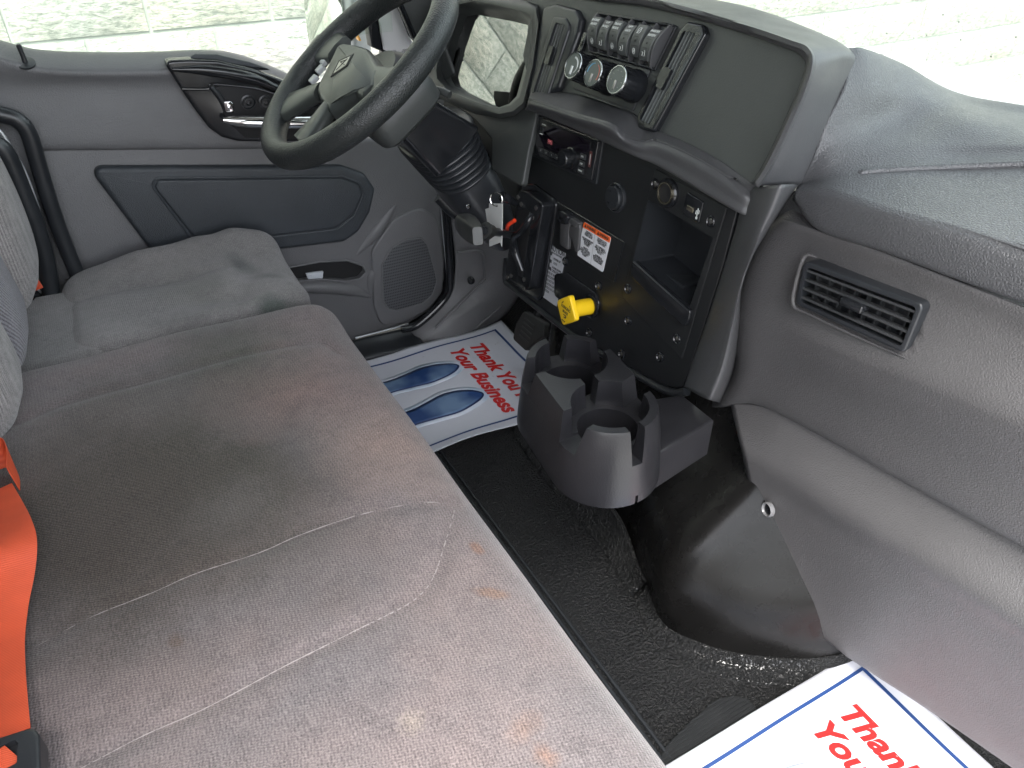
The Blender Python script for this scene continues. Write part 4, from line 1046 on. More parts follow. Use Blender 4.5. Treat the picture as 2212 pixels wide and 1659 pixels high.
for (x, y, w, h) in [(0, .016, .008, .0035), (0, 0, .008, .0035), (0, -.016, .008, .0035), (0, 0, .002, .016)]: b.prism([(x - w, y - h), (x + w, y - h), (x + w, y + h), (x - w, y + h)], P_, 0, .0002)
b.build('lettering', INKD, cau, sharp=0, smooth=False)
swp = solid('switch_plate', [(1206, 437), (1348, 523), (1345, 535), (1327, 610), (1320, 606), (1192, 530)], PC, 0, .0025, BLK, dash, .002, .001)
b = MB(); b.tube([PC.pt(*PC.hit(x, y, .0025), .0025) for x, y in [(1206, 437), (1348, 523), (1327, 608)]], .0012, 6, sm=1); b.build('plate_edge', BLKG, swp)
tag(solid('toggle_switch', [(1203, 457), (1212, 455), (1222, 462), (1226, 470), (1218, 486), (1210, 484), (1202, 474)], PC, .002, .020, BLKG, None, .004, .004), 'small glossy black toggle at the upper left of the switch plate', 'switch')
gd = thing('guarded_switch', 'grey hooded rocker guard on the switch plate left of the warning sticker', 'switch', PC.pt(*PC.hit(1235, 530), 0))
GRD = plastic('guard_plastic', (.06, .06, .062), .4, gs=.2)
solid('guard_cheek', [(1210, 478), (1224, 466), (1232, 472), (1228, 500), (1226, 540), (1208, 528)], PC, .002, .010, GRD, gd, .003, .002)
solid('guard_cheek', [(1243, 486), (1251, 483), (1252, 495), (1248, 540), (1243, 545), (1236, 520), (1222, 498), (1226, 490)], PC, .002, .009, GRD, gd, .003, .002)
solid('guard_top', [(1224, 466), (1232, 470), (1252, 483), (1243, 492), (1226, 480)], PC, .002, .012, GRD, gd, .003, .002)
warn = thing('warning_label', 'white warning sticker with orange header in two languages on the switch plate', 'label', PC.pt(*PC.hit(1302, 587), 0))
wp = [(1262, 479), (1320, 513), (1302, 588), (1247, 551)]
PL2 = Pl(PC.pt(0, 0, .0032), PC.u, PC.v)
b = MB(); b.prism(rnd(PL2.hits(wp), .004), PL2, -.001, .0003); b.build('sheet', LABW, warn)
LTL, LTR, LBR, LBL = [V(PL2.hit(*q)) for q in wp]
PL1 = PL2
p = [tuple(lq(s, t)) for s, t in [(0.0, .0), (1.0, .0), (1.0, .155), (0.0, .155)]]
b = MB(); b.prism(rnd(ccw(p), [.001, .001, .0035, .0035]), PL2, 0, .0006); b.build('orange_header', ORNG, warn)
b = MB(); text_mb(b, 'WARNING', lp(.30, .08), 0, 0, .0078, h=.0003, th=.0001, bold=.0002, sx=.72); text_mb(b, 'ADVERTENCIA', lp(.78, .08), 0, 0, .0068, h=.0003, th=.0001, bold=.0002, sx=.62)
for s in (.09, .57):
    P_ = lp(s, .08); b.prism([(-.0035, -.0028), (.0035, -.0028), (0, .0035)], P_, .0002, .0005)
colL = ['THIS VEHICLE IS', 'EQUIPPED WITH A', 'POWER TAKE-OFF', '', 'READ AND UNDERSTAND', 'OPERATOR MANUAL', 'BEFORE USING', 'THE VEHICLE', '', 'FAILURE TO', 'FOLLOW OPERATING', 'INSTRUCTIONS COULD', 'RESULT IN DEATH', 'OR INJURY']
colR = ['ESTE VEHICULO ESTA', 'EQUIPADO CON UNA', 'TOMA DE FUERZA', '', 'LEA Y COMPRENDA EL', 'MANUAL DEL OPERADOR', 'ANTES DE USAR EL', 'VEHICULO', '', 'NO SEGUIR LAS', 'INSTRUCCIONES PUEDE', 'RESULTAR EN MUERTE', 'O LESIONES GRAVES']
for cc, s in ((colL, .26), (colR, .75)):
    for i, t in enumerate(cc):
        if t: text_mb(b, t, lp(s, .215 + i * .051), 0, 0, .0048, th=.0001, bold=.00009, sx=.62)
P_ = lp(.5, .55); b.prism([(-.0002, -.045), (.0002, -.045), (.0002, .045), (-.0002, .045)], P_, 0, .0001)
b.build('lettering', INKD, warn, sharp=0, smooth=False)

# ---- parking brake valve
vl = solid('valve_recess', [(1196, 592), (1222, 588), (1284, 632), (1293, 655), (1288, 680), (1276, 690), (1250, 676), (1196, 640)], PC, 0, .004, BLKG, dash, .012, .003)
pk = thing('parking_brake_knob', 'yellow diamond-shaped parking brake knob pulled out on its shaft', 'knob', PC.pt(*PC.hit(1276, 661), 0))
a, c = PC.hit(1276, 661, .004); o_ = PC.pt(a, c, .003)
b = MB(); b.lathe([(.024, 0), (.024, .003), (.021, .005), (.0185, .005), (.0175, .001)], o_, PC.n, 32); b.build('collar', BLKG, pk)
b = MB(); b.lathe([(.0160, .003), (.0160, .035), (.0155, .050)], o_, PC.n, 32); b.build('shaft', YEL, pk)
hd = o_ + PC.n * .053
tq = radians(38)
Pd = Pl(hd, PC.u * cos(tq) + PC.v * sin(tq), PC.v * cos(tq) - PC.u * sin(tq))
b = MB(); b.prism(rnd([(-.0245, -.0245), (.0245, -.0245), (.0245, .0245), (-.0245, .0245)], .008, 6), Pd, -.004, .006, .003, 5); hk = b.build('head', YEL, pk)
b = MB(); Pt = Pl(hd + PC.n * .0061, PC.u, PC.v)
text_mb(b, 'PARKING', Pt, .0, .0045, .0088, 0, 0, .0001, bold=.00015, sx=.85); text_mb(b, 'BRAKE', Pt, 0, -.004, .0070, 0, 0, .0001, bold=.00015, sx=.85)
b.tube([Pt.pt(x, y, .0002) for x, y in [(-.004, -.010), (.003, -.010), (.004, -.014), (-.002, -.0145)]], .0008, 6, sm=4)
text_mb(b, 'PULL', Pt, .013, .012, .0035, radians(-45), 0, .0001, bold=.0001); text_mb(b, 'RELEASE', Pt, -.002, -.0225, .0032, 0, 0, .0001, bold=.0001); text_mb(b, 'APPLY', Pt, -.012, .012, .0032, radians(45), 0, .0001, bold=.0001)
b.build('lettering', INKD, hk, sharp=0, smooth=False)

# ---- instrument cluster
clu = thing('instrument_cluster', 'hooded instrument cluster behind the steering wheel, its lens mirroring the wall', 'instrument cluster', PU.pt(-.55, -.25, 0))
rim = [(978, 6), (1020, -2), (1060, 4), (1125, 14), (1157, 24), (1163, 50), (1150, 145), (1130, 222), (1108, 240), (1078, 246), (1036, 236), (963, 204), (934, 172), (932, 155), (950, 84), (970, 20)]
rim_in = [(984, 10), (1020, 4), (1058, 10), (1118, 22), (1147, 33), (1152, 54), (1142, 140), (1124, 210), (1104, 228), (1078, 234), (1040, 225), (968, 196), (944, 170), (942, 150), (958, 84), (976, 24)]
lens = [(1010, 36), (1030, 32), (1060, 37), (1112, 47), (1140, 54), (1143, 66), (1134, 140), (1116, 208), (1100, 224), (1078, 232), (1050, 224), (984, 186), (976, 172), (975, 158), (990, 90), (1005, 44)]
_a, _c = PU.hit(1070, 130, -.045)
PLN = Pl(PU.pt(_a, _c, -.045), PU.u - PU.n * .16, PU.v - PU.n * .02)
K = lambda pts, h: [PU.pt(*PU.hit(x, y, h), h) for x, y in pts]
b = MB(); out = [(PCX + (x - PCX) * 1.0 + (-10 if x < 1060 else 4), y + (-14 if y < 120 else 10)) for x, y in rim]
b.loft([K(out, -.01), K(out, .004), K(rim, .016), K(rim_in, .014), K([((a[0] * .5 + c[0] * .5), (a[1] * .5 + c[1] * .5)) for a, c in zip(rim_in, lens)], -.018), [PLN.pt(*PLN.hit(x, y)) for x, y in lens]], False, False)
b.build('hood', BROWT, clu, sharp=60)
b = MB(); lp_ = PLN.hits(lens); b.prism(lp_, PLN, -.030, -.025); gp_ = b.build('dial_panel', flat('dial_panel', (.012, .012, .014), .5), clu)
b = MB(); b.prism(lp_, PLN, -.001, .001); b.build('lens', LENS, clu)
TICK = flat('dial_marks', (.35, .37, .36), .6)
for (x, y, r, an) in [(1118, 100, .034, 200), (1055, 130, .030, 215), (1045, 215, .026, 240), (1118, 120, .018, 210), (1090, 90, .02, 200)]:
    a, c = PLN.hit(x, y, -.024); P_ = Pl(PLN.pt(a, c, -.0245), PLN.u, PLN.v); b = MB(); b.tube([P_.pt(r * cos(q), r * sin(q), 0) for q in [radians(-40 + 13 * k) for k in range(21)]], .0005, 5, sm=1)
    for k in range(10):
        q = radians(-40 + 29 * k); b.tube([P_.pt(r * .88 * cos(q), r * .88 * sin(q), 0), P_.pt(r * cos(q), r * sin(q), 0)], .0006, 4, sm=1)
    gz = b.build('gauge_scale', TICK, gp_)
    b = MB(); q = radians(an); b.tube([P_.pt(0, 0, .001), P_.pt(r * .8 * cos(q), r * .8 * sin(q), .001)], [.0016, .0006], 6, sm=1); b.build('needle', RED, gp_)
solid('info_display', [(1096, 168), (1133, 178), (1124, 200), (1088, 190)], PLN, -.025, -.0235, PURP, gp_, .002, .0003, hh=-.024)
# driver side fascia
dpl = solid('driver_fascia', [(905, 105), (925, 40), (930, -60), (1160, -60), (1175, 40), (1150, 190), (1160, 240), (1140, 330), (1127, 404), (1062, 366), (1062, 300), (1030, 262), (1000, 238), (925, 178)], Pl(PU.pt(0, 0, -.012), PU.u, PU.v), -.012, 0, BROWT, dash, .01, .004)
b = MB(); b.prism(rnd(PU.hits(lens, -.02), .001), PU, -.12, .06)
b2 = MB(); b2.prism(inset(ccw(PU.hits(rim, -.01)), .004), PU, -.12, .06); cut(dpl, [b2.build('c', None)]); dpl.data.materials.clear(); dpl.data.materials.append(BROWT)
PUl = Pl(PU.pt(0, 0, -.035), PU.u, PU.v)
solid('column_surround', [(963, 205), (1036, 240), (1082, 262), (1085, 300), (1078, 350), (1060, 372), (1000, 330), (950, 250)], PUl, -.01, 0, DARK, dash, .01, .002)
g = [L_([(1040, 345), (1085, 362), (1130, 388)], [.86, .845, .83]), L_([(1050, 400), (1085, 415), (1122, 440)], [.87, .855, .835]), L_([(1060, 455), (1090, 500), (1112, 560)], [.90, .885, .87])]
sheet('driver_knee_panel', g, BROWT, dash, 4, 4, .006)
g = [L_([(890, 150), (935, 140), (975, 10), (985, -60)], [.90, .88, .88, .88]), L_([(905, 185), (928, 178), (934, 160), (940, 120)], [.86, .85, .85, .85]), L_([(960, 240), (1000, 250), (1010, 240), (1020, 235)], [.87, .86, .86, .86])]
sheet('fascia_corner', [[PY(885, 150, 1.86), PY(925, 112, 1.84), PY(940, 60, 1.80), PY(950, 0, 1.78)], [PY(895, 175, 1.82), PY(925, 168, 1.78), PY(935, 120, 1.76), PY(950, 60, 1.74)], [PY(930, 205, 1.80), PY(955, 215, 1.74), PY(975, 200, 1.70), PY(990, 180, 1.68)]], BROWT, dash, 4, 4, .006)
sd_ = thing('air_vent', 'small round-cornered side vent between the windscreen pillar and the instrument cluster', 'air vent', PY(929, 127, 1.73))
Ps = Pl(PY(929, 127, 1.74), (.55, -.83, 0), (0.1, 0, 1)); b = MB(); b.prism(rnd([(-.02, -.03), (.02, -.03), (.02, .035), (-.02, .035)], .006), Ps, -.01, .004, .002); b.build('frame', BLKG, sd_)
for k in range(4): b = MB(); b.box(Ps.pt(0, -.018 + k * .013, .006), Ps.u * .016, Ps.v * .0018, Ps.n * .002); b.build('louvre', SILV if k == 0 else BLKS, sd_)

# ================================================================== STEERING
t_, yw = radians(38), radians(5)
HUB = V((.501, 1.5, .879)); Wn = V((-sin(t_) * cos(yw), sin(t_) * sin(yw), cos(t_)))
Wu = V((0, -1, 0)); Wu = (Wu - Wn * Wu.dot(Wn)).normalized()
PW = Pl(HUB, Wu, Wn.cross(Wu))
RAD = .219
whl = thing('steering_wheel', 'black four-spoke steering wheel with diamond emblem on its hub pad', 'steering wheel', HUB)
b = MB(); n = 120; rings = []
for i in range(n + 1):
    a = 2 * pi * i / n; c = PW.pt(RAD * cos(a), RAD * sin(a)); rd = PW.u * cos(a) + PW.v * sin(a)
    rings.append([c + (rd * cos(q) * .0235 + PW.n * sin(q) * .0265) for q in [2 * pi * k / 20 for k in range(20)]])
b.loft(rings, False, False); b.build('rim', WHEELM, whl)
# hub pad
pad_px = [(722, 114), (730, 100), (745, 91), (768, 94), (792, 101), (806, 116), (822, 148), (812, 185), (782, 214), (765, 206), (735, 222), (708, 240), (690, 220), (683, 200), (686, 186), (700, 160)]
pp_ = ccw(PW.hits(pad_px, .012))
pp_ = rnd(pp_, .012)
b = MB(); rings = []
for h, ins in [(-.045, .0), (-.02, 0), (.0, .0), (.008, .002), (.013, .006), (.016, .011)]: rings.append([PW.pt(a, c, h) for a, c in (inset(pp_, ins) if ins else pp_)])
b.loft(rings); b.build('hub_pad', HUBM, whl, sharp=50)
b = MB(); b.lathe([(.085, -.07), (.088, -.045), (.075, -.03)], HUB, PW.n, 40); b.build('hub_base', BLKS, whl)
# spokes
def spoke(px, w0, w1, name):
    pts = [PW.hit(*q, .0) for q in px]
    rings = []
    P = [V((a, c, 0)) for a, c in pts]
    P, R = crom(P, [w0 + (w1 - w0) * i / (len(P) - 1) for i in range(len(P))], 6)
    for i, p in enumerate(P):
        d = (P[min(i + 1, len(P) - 1)] - P[max(i - 1, 0)]).normalized(); s = V((-d.y, d.x, 0)); w = R[i]; k = i / (len(P) - 1)
        h = .010 * (1 - k) + .006 * k
        rings.append([PW.pt(p.x + s.x * w * cx2, p.y + s.y * w * cx2, h + hh) for cx2, hh in [(-1, -.012), (-.95, -.002), (-.7, .004), (0, .006), (.7, .004), (.95, -.002), (1, -.012), (.7, -.020), (0, -.022), (-.7, -.020)]])
    b = MB(); b.loft(rings); b.build(name, HUBM, whl, sharp=60)
spoke([(735, 110), (708, 104), (672, 112)], .032, .056, 'spoke')
spoke([(695, 200), (655, 217), (610, 236)], .021, .046, 'spoke')
spoke([(716, 232), (688, 268), (652, 308)], .018, .042, 'spoke')
spoke([(800, 175), (830, 180), (862, 178)], .030, .040, 'spoke')
# switch pod on the far side
b = MB(); 
for k, (x, y) in enumerate([(700, 130), (690, 148), (676, 170)]):
    a, c = PW.hit(x, y, .004); b.box(PW.pt(a, c, .002), PW.u * .010, PW.v * .010, PW.n * .005, .003)
b.build('button_pod', flat('silver_buttons', (.5, .52, .52), .3), whl)
# emblem: outlined diamond with a small inner figure
dm = [(764, 116), (750, 143), (714, 167), (732, 131)]
dq = PW.hits(dm, .0165); b = MB(); b.prism(dq, PW, .014, .0172, .0003); em = b.build('emblem', DARK, whl)
cxm = sum(a for a, c in dq) / 4; cym = sum(c for a, c in dq) / 4
b = MB(); b.prism([(cxm + (a - cxm) * .72, cym + (c - cym) * .72) for a, c in dq], PW, .0165, .0178, .0003)
b.build('emblem_field', STEEL, em)
b = MB(); q0 = V(dq[0]); q2_ = V(dq[2]); q1_ = V(dq[1]); q3_ = V(dq[3]); cc = V((cxm, cym))
def ln(p, q, w=.0008): b.tube([PW.pt(p.x, p.y, .018), PW.pt(q.x, q.y, .018)], w, 5, sm=1)
ln(cc.lerp(q0, .5), cc.lerp(q2_, .5)); ln(cc.lerp(q1_, .55), cc.lerp(q3_, .55)); ln(cc.lerp(q0, .35), cc.lerp(q3_, .5)); b.build('emblem_lines', DARK, em)

# column: boxy shroud, bellows, lower cone
colm = thing('steering_column', 'glossy black steering column shroud with ribbed rubber bellows below', 'steering column', (.7, 1.45, .4))
# shroud box by its corners: depth chosen along the column axis
def CP(px, py, d, side):
    """point on a plane across the cab (side = +-1 half width) -- passenger side face of the box"""
    return PY(px, py, 1.475 + side)
A0 = PY(952, 224, 1.405); A1 = PY(1036, 276, 1.405); A2 = PY(945, 384, 1.405); A3 = PY(875, 309, 1.405)
wv = V((0, .15, 0))
def shr(p, k): return p + wv * k
axis = ((A1 - A0) + (A2 - A3)).normalized(); 
b = MB()
m_ = (A0 + A1 + A2 + A3) / 4
def ring_at(p_top, p_bot, y0, y1, r=.018):
    t = (p_bot - p_top).normalized(); ln_ = (p_bot - p_top).length; pl = Pl(p_top, t, V((0, 1, 0)))
    poly = rnd([(0, 0), (ln_, 0), (ln_, y1 - y0), (0, y1 - y0)], r, 5)
    return [p_top + t * a + V((0, c, 0)) for a, c in poly]
b.loft([ring_at(A0 - axis * .02 + V((0, 0, 0)), A3 - axis * .02, 0, .21, .02), ring_at(A0, A3, 0, .21, .012), ring_at(A0.lerp(A1, .5), A3.lerp(A2, .5), 0, .212, .012), ring_at(A1, A2, 0, .21, .012)])
b.build('shroud', BLKG, colm, sharp=40)
# upper grey collar between wheel and shroud
b = MB(); oc = HUB + PW.u * .026 + PW.v * .006
b.loft([rr_ring(oc + PW.n * h, a, c, PW.u, PW.v, 48, 5) for h, a, c in [(-.128, .070, .068), (-.118, .082, .078), (-.09, .088, .082), (-.066, .086, .078), (-.052, .076, .068)]])
b.build('upper_collar', BROWT, colm)
b = MB(); b.tube([PY(972, 205, 1.40), PY(950, 196, 1.42), PY(925, 193, 1.46), PY(905, 200, 1.52)], .008, 10); b.build('trim_ring', BROWT, colm)
# bellows
hvv = (A1 - A2).normalized() * 0
cA = (A1 + A2) / 2 + V((0, .095, 0)) - hvv * .012; cB = PY(1018, 412, 1.48)
dd = (cB - cA); L0_ = dd.length; dn = dd.normalized(); hu = V((0, 1, 0)); hv = dn.cross(hu).normalized()
rings = []; nb = 8
half = (A1 - A2).length / 2
for i in range(nb * 6 + 1):
    s = i / (nb * 6); ph = (i % 6) / 6; rip = .007 * abs(sin(pi * i / 6))
    a = .088 + rip; w = half * 1.12 * (1 - .20 * s) + rip
    rings.append(rr_ring(cA + dn * (-.02 + (L0_ * .60 + .02) * s), a, w, hu, hv, 44, 2.6))
b = MB(); b.loft(rings); b.build('bellows', BLKS, colm, sharp=75)
b = MB(); e = cA + dn * (L0_ * .58)
b.loft([rr_ring(e, .084, half * .95, hu, hv, 40, 3), rr_ring(e + dn * .05, .086, half * .93, hu, hv, 40, 3), rr_ring(e + dn * .11, .080, half * .78, hu, hv, 40, 3), rr_ring(e + dn * .19, .06, half * .50, hu, hv, 40, 3)])
b.build('lower_cover', BLKS, colm, sharp=60)
b = MB(); q = PY(1012, 446, 1.385); b.lathe([(.005, 0), (.005, .002), (.003, .004), (0, .004)], q, (-.5, -1, .3), 12); b.build('screw', CHROME, colm)
b = MB(); b.tube([PY(948, 425, 1.62), PY(985, 460, 1.60), PY(1030, 478, 1.58), PY(1060, 470, 1.56)], .016, 12); b.build('base_gaiter', BLKS, colm)

# ---- keys and tags
key = thing('ignition_key', 'ignition key on a ring with blank white paper tags hanging from it', 'key', PX(1090, 430, .68))
b = MB(); b.tube([PX(1114, 440, .72), PX(1098, 430, .70), PX(1084, 424, .685)], [.006, .009, .010], 10, flat=(1, 0, 0)); b.build('key_bow', BLKG, key)
b = MB(); c_ = PX(1072, 431, .668); rgn = V((-.6, -.5, .2)).normalized(); u_ = rgn.orthogonal().normalized(); w2 = rgn.cross(u_)
b.tube([c_ + u_ * .0125 * cos(q) + w2 * .0125 * sin(q) for q in [2 * pi * k / 20 for k in range(20)]], .0011, 6, True, 1); b.build('split_ring', CHROME, key)
TAGM = flat('paper_tag', (.66, .67, .66), .6)
Pt1 = Pl(PX(1070, 480, .668), (0, -1, 0), (0, 0, 1))
b = MB(); b.prism(Pt1.hits([(1056, 439), (1086, 440), (1084, 533), (1080, 524), (1057, 533)]), Pt1, -.0006, 0); b.build('paper_tag', TAGM, key, smooth=False)
Pt2 = Pl(PX(1070, 480, .676), (.1, -1, 0), (0, 0, 1))
b = MB(); b.prism(Pt2.hits([(1048, 452), (1058, 448), (1064, 500), (1056, 500)]), Pt2, -.0006, 0); b.build('paper_tag', TAGM, key, smooth=False)
b = MB(); b.tube([PX(1095, 496, .71), PX(1098, 486, .705), PX(1112, 476, .71)], .0042, 10); tag(b.build('red_handle', flat('red_plastic', (.75, .06, .02), .35)), 'small curved red-orange pull handle behind the hoist lever', 'handle')

# ================================================================== TUNNEL, PEDAL, CUP HOLDER
tun = thing('tunnel_cover', 'glossy dark brown-black engine tunnel cover bulging into the footwell', 'tunnel cover', (.9, .9, 0))
base = [(1.10, 1.33), (.90, 1.345), (.805, 1.31), (.775, 1.15), (.77, 1.0), (.765, .88), (.745, .76), (.715, .665), (.745, .585), (.82, .515), (.93, .455), (1.12, .42)]
push = [(0, 0, 0), (0, .0, 0)]
def trow(z, f): return [V((x + f(i)[0], y + f(i)[1], z)) for i, (x, y) in enumerate(base)]
inw = [(0, -.6), (.2, -.6), (.7, -.4), (1, 0), (1, 0), (1, 0), (1, .1), (.95, .25), (.8, .6), (.55, .8), (.4, .9), (.0, 1)]
def trec(z, amt, bul, side, back=0):
    out = []
    for i, (x, y) in enumerate(base):
        dx = inw[i][0] * amt * (1 if i < 8 else .4) + (back if 2 < i < 8 else back * .6 if i == 8 else 0); dy = inw[i][1] * amt * (1 if i < 6 else .3)
        if i in (6, 7): dx -= bul * (.75 if i == 6 else 1)
        if i >= 8: dx += side * (.55 if i == 8 else 1); dy += side * .30
        out.append(V((x + dx, y + dy, z)))
    return out
tg = [trec(-.01, 0, 0, 0), trec(.03, 0, .006, 0), trec(.08, .006, .022, .004), trec(.14, .014, .034, .02), trec(.20, .026, .030, .05, .012), trec(.26, .04, .006, .08, .035), trec(.32, .05, -.02, .11, .06), trec(.39, .055, -.045, .14, .08), trec(.46, .06, -.06, .17, .10), trec(.53, .06, -.07, .20, .14), trec(.60, .06, -.08, .24, .18)]
sheet('cover', tg, TUNM, tun, 6, 6, .006, sharp=80)
# rubber turned up along the tunnel foot
rb = []
for z, o in ((.004, -.040), (.022, -.024), (.05, -.014), (.085, -.008)):
    rb.append([V((x + (o if i > 1 else 0), y + (-o * .8 if i < 3 else 0), z * (1 if i < 6 else .8))) for i, (x, y) in enumerate(base[:7])] )
for r in rb: r[-1].z *= .3
tag(sheet('rubber_upstand', rb, RUB, None, 4, 6, .005, sharp=80), 'black pebbled floor rubber turned up against the foot of the tunnel cover', 'floor rubber')
rb = [[V((x - .035 * inw[i][0], y - .05 * inw[i][1], .003)) for i, (x, y) in list(enumerate(base))[6:]], [V((x - .012 * inw[i][0], y - .02 * inw[i][1], .012)) for i, (x, y) in list(enumerate(base))[6:]], [V((x + .0, y - .002, .028)) for i, (x, y) in list(enumerate(base))[6:]]]
tag(sheet('rubber_upstand', rb, RUB, None, 4, 6, .005, sharp=80), 'black floor rubber swept up round the nose of the tunnel cover on the passenger side', 'floor rubber')
flp = tag(sheet('rubber_flap', [[PX(1372, 1160, .772), PX(1408, 1192, .762)], [PX(1385, 1200, .758), PX(1404, 1230, .748)], [PX(1370, 1235, .74), PX(1392, 1262, .735)]], RUB, None, 4, 4, .004), 'curled corner flap of floor rubber at the tunnel', 'floor rubber')
# hem strips of the floor rubber beside the seat, and ribbed heel pad
b = MB()
for x in (.548, .562): b.tube([V((x, .0, .002)), V((x, 1.2, .002)), V((x, 1.85, .002))], .0035, 8, sm=1)
tag(b.build('hem_strip', BLKS), 'double raised hem in the floor rubber running beside the seat', 'trim strip')
hp_ = ccw(PF.hits([(1380, 1720), (1440, 1610), (1490, 1560), (1545, 1514), (1585, 1503), (1615, 1512), (1632, 1530), (1650, 1620), (1620, 1720)]))
b = MB(); b.prism(rnd(hp_, .02), PF, 0, .004, .002)
for k in range(46):
    c = V((.50 + k * .0, 0)); 
xs_ = [a for a, c in hp_]; ys_ = [c for a, c in hp_]
k = min(xs_) + .004
while k < max(xs_):
    # chord of the pad at this a
    hits = []
    for i in range(len(hp_)):
        (a1, c1_), (a2, c2_) = hp_[i - 1], hp_[i]
        if (a1 - k) * (a2 - k) < 0: hits.append(c1_ + (c2_ - c1_) * (k - a1) / (a2 - a1))
    if len(hits) >= 2 and max(hits) - min(hits) > .02:
        b.prism([(k - .0012, min(hits) + .006), (k + .0012, min(hits) + .006), (k + .0012, max(hits) - .006), (k - .0012, max(hits) - .006)], PF, .003, .0062)
    k += .007
tag(b.build('heel_pad', BLK), 'ribbed black heel pad in the passenger footwell rubber', 'floor pad')

ped = thing('brake_pedal', 'worn ribbed rubber brake pedal low in the driver footwell', 'pedal', PX(1145, 715, .95))
pa = PX(1145, 715, .93); Pp = Pl(pa, (0, -1, 0), (.35, 0, 1))
pq = Pp.hits([(1118, 698), (1135, 672), (1180, 698), (1176, 726), (1138, 758), (1111, 733)])
b = MB(); b.prism(rnd(ccw(pq), .01), Pp, -.012, .006, .004); pd_ = b.build('pad', plastic('pedal_rubber', (.030, .030, .028), .6, grain=200, gs=.5), ped)
b = MB(); cc_ = V((sum(a for a, c in pq) / 6, sum(c for a, c in pq) / 6))
for k in range(-2, 3): b.box(Pp.pt(cc_.x, cc_.y + k * .013, .0065), Pp.u * .026, Pp.v * .0022, Pp.n * .002, .0005)
b.build('ribs', plastic('pedal_rib', (.045, .044, .042), .6, grain=200, gs=.3), pd_)
b = MB(); b.tube([Pp.pt(cc_.x, cc_.y, -.01), Pp.pt(cc_.x, cc_.y, -.01) + V((.08, .02, .18)), V((1.08, pa.y, .45))], .010, 10); b.build('arm', BLK, ped)
# back wall of the driver footwell
g = [[V((.98, 1.30, .0)), V((1.0, 1.55, 0)), V((1.0, 1.92, 0))], [V((1.08, 1.30, .10)), V((1.10, 1.55, .10)), V((1.10, 1.92, .10))], [V((1.16, 1.30, .35)), V((1.18, 1.55, .35)), V((1.18, 1.92, .35))], [V((1.18, 1.30, .8)), V((1.20, 1.55, .8)), V((1.20, 1.92, .8))]]
tag(sheet('toe_board', g, RUB, None, 5, 5, .006), 'black rubber toe board rising behind the brake pedal', 'toe board')
g = [[V((1.05, -.1, .0)), V((1.05, .3, 0)), V((1.05, .6, 0))], [V((1.12, -.1, .2)), V((1.12, .3, .2)), V((1.12, .6, .2))], [V((1.15, -.1, .7)), V((1.15, .3, .7)), V((1.15, .6, .7))]]
struct(sheet('front_wall', g, BLK, None, 3, 3, .006))

b = MB(); b.box((1.02, 1.945, .40), (.30, 0, 0), (0, .015, 0), (0, 0, .41), .004); tag(b.build('cowl_side', BLKS), 'dark side wall of the footwell ahead of the kick panel', 'side panel')
# ---- cup holder
cup = None
Fh, Rh = V((.557, .698)), V((.573, .823))
def hull_ring(r, z, dx=0):
    """two round ends joined, viewed from above"""
    out = []
    d = (Rh - Fh).normalized(); a0 = atan2(d.y, d.x)
    for k in range(25):
        q = a0 - pi / 2 + pi * k / 24; out.append(V((Rh.x + dx + r * cos(q), Rh.y + r * sin(q), z)))
    for k in range(25):
        q = a0 + pi / 2 + pi * k / 24; out.append(V((Fh.x + dx + r * cos(q), Fh.y + r * sin(q), z)))
    return out
ZR = .535
def slope(ring):
    return [V((p.x, p.y, p.z + max(0, p.y - .66) * .22)) for p in ring]
b = MB(); b.loft([hull_ring(.0835, .452), hull_ring(.0845, .457), hull_ring(.0835, .475), hull_ring(.0775, ZR), hull_ring(.071, .574), hull_ring(.069, .579)])
body = b.build('cup_holder', CUPM)
blockb = MB()
blockb.prism([(.60, .642), (.742, .668), (.742, .745), (.60, .78)], Pl((0, 0, 0), (1, 0, 0), (0, 1, 0)), .428, .500, .005)
blk_o = blockb.build('side_bracket', CUPM)
cutters = []
for c in (Fh, Rh):
    q = MB(); q.lathe([(.0555, ZR), (.0575, .62)], (c.x, c.y, 0), (0, 0, 1), 40); cutters.append(q.build('c', None))
    q = MB(); q.lathe([(.041, .462), (.0465, .56)], (c.x, c.y, 0), (0, 0, 1), 40); cutters.append(q.build('c', None))
def chan(c, ang, w0=.010, w1=.016, L1=.12, zlo=ZR):
    a = radians(ang); d = V((cos(a), sin(a), 0)); s = V((-sin(a), cos(a), 0)); c3 = V((c.x, c.y, 0)); q = MB()
    def R(dist, w, z): return [c3 + d * dist - s * w + V((0, 0, z)), c3 + d * dist + s * w + V((0, 0, z)), c3 + d * dist + s * (w * 2.0) + V((0, 0, .64)), c3 + d * dist - s * (w * 2.0) + V((0, 0, .64))]
    q.loft([R(.03, w0, zlo), R(L1, w1, zlo)]); return q.build('c', None)
cutters += [chan(Fh, 186, .015, .020, .12, ZR - .004), chan(Fh, -92, .007, .010, .12, ZR - .012), chan(Fh, 14, .013, .018), chan(Fh, 83, .008, .008, .075), chan(Rh, 80, .010, .014), chan(Rh, 168, .013, .020), chan(Rh, 8, .010, .015)]
cut(body, cutters)
q = MB(); q.box((.556, .610, .455), (.0025, 0, 0), (0, .03, 0), (0, 0, .013)); q2b = q.build('c', None); cut(body, [q2b])
body.data.materials.clear(); body.data.materials.append(CUPM)
bevel(body, .0022, 3, 32)
tag(body, 'double cup holder of dark grey plastic with castellated rims, below the console', 'cup holder')
blk_o.location = WLOC[blk_o.name] - WLOC[body.name]; blk_o.parent = body
b = MB()
for c in (Fh, Rh): b.lathe([(.0395, .461), (.0395, .464), (0, .464)], (c.x, c.y, 0), (0, 0, 1), 40)
WLOC['cup_holder'] = WLOC[body.name]
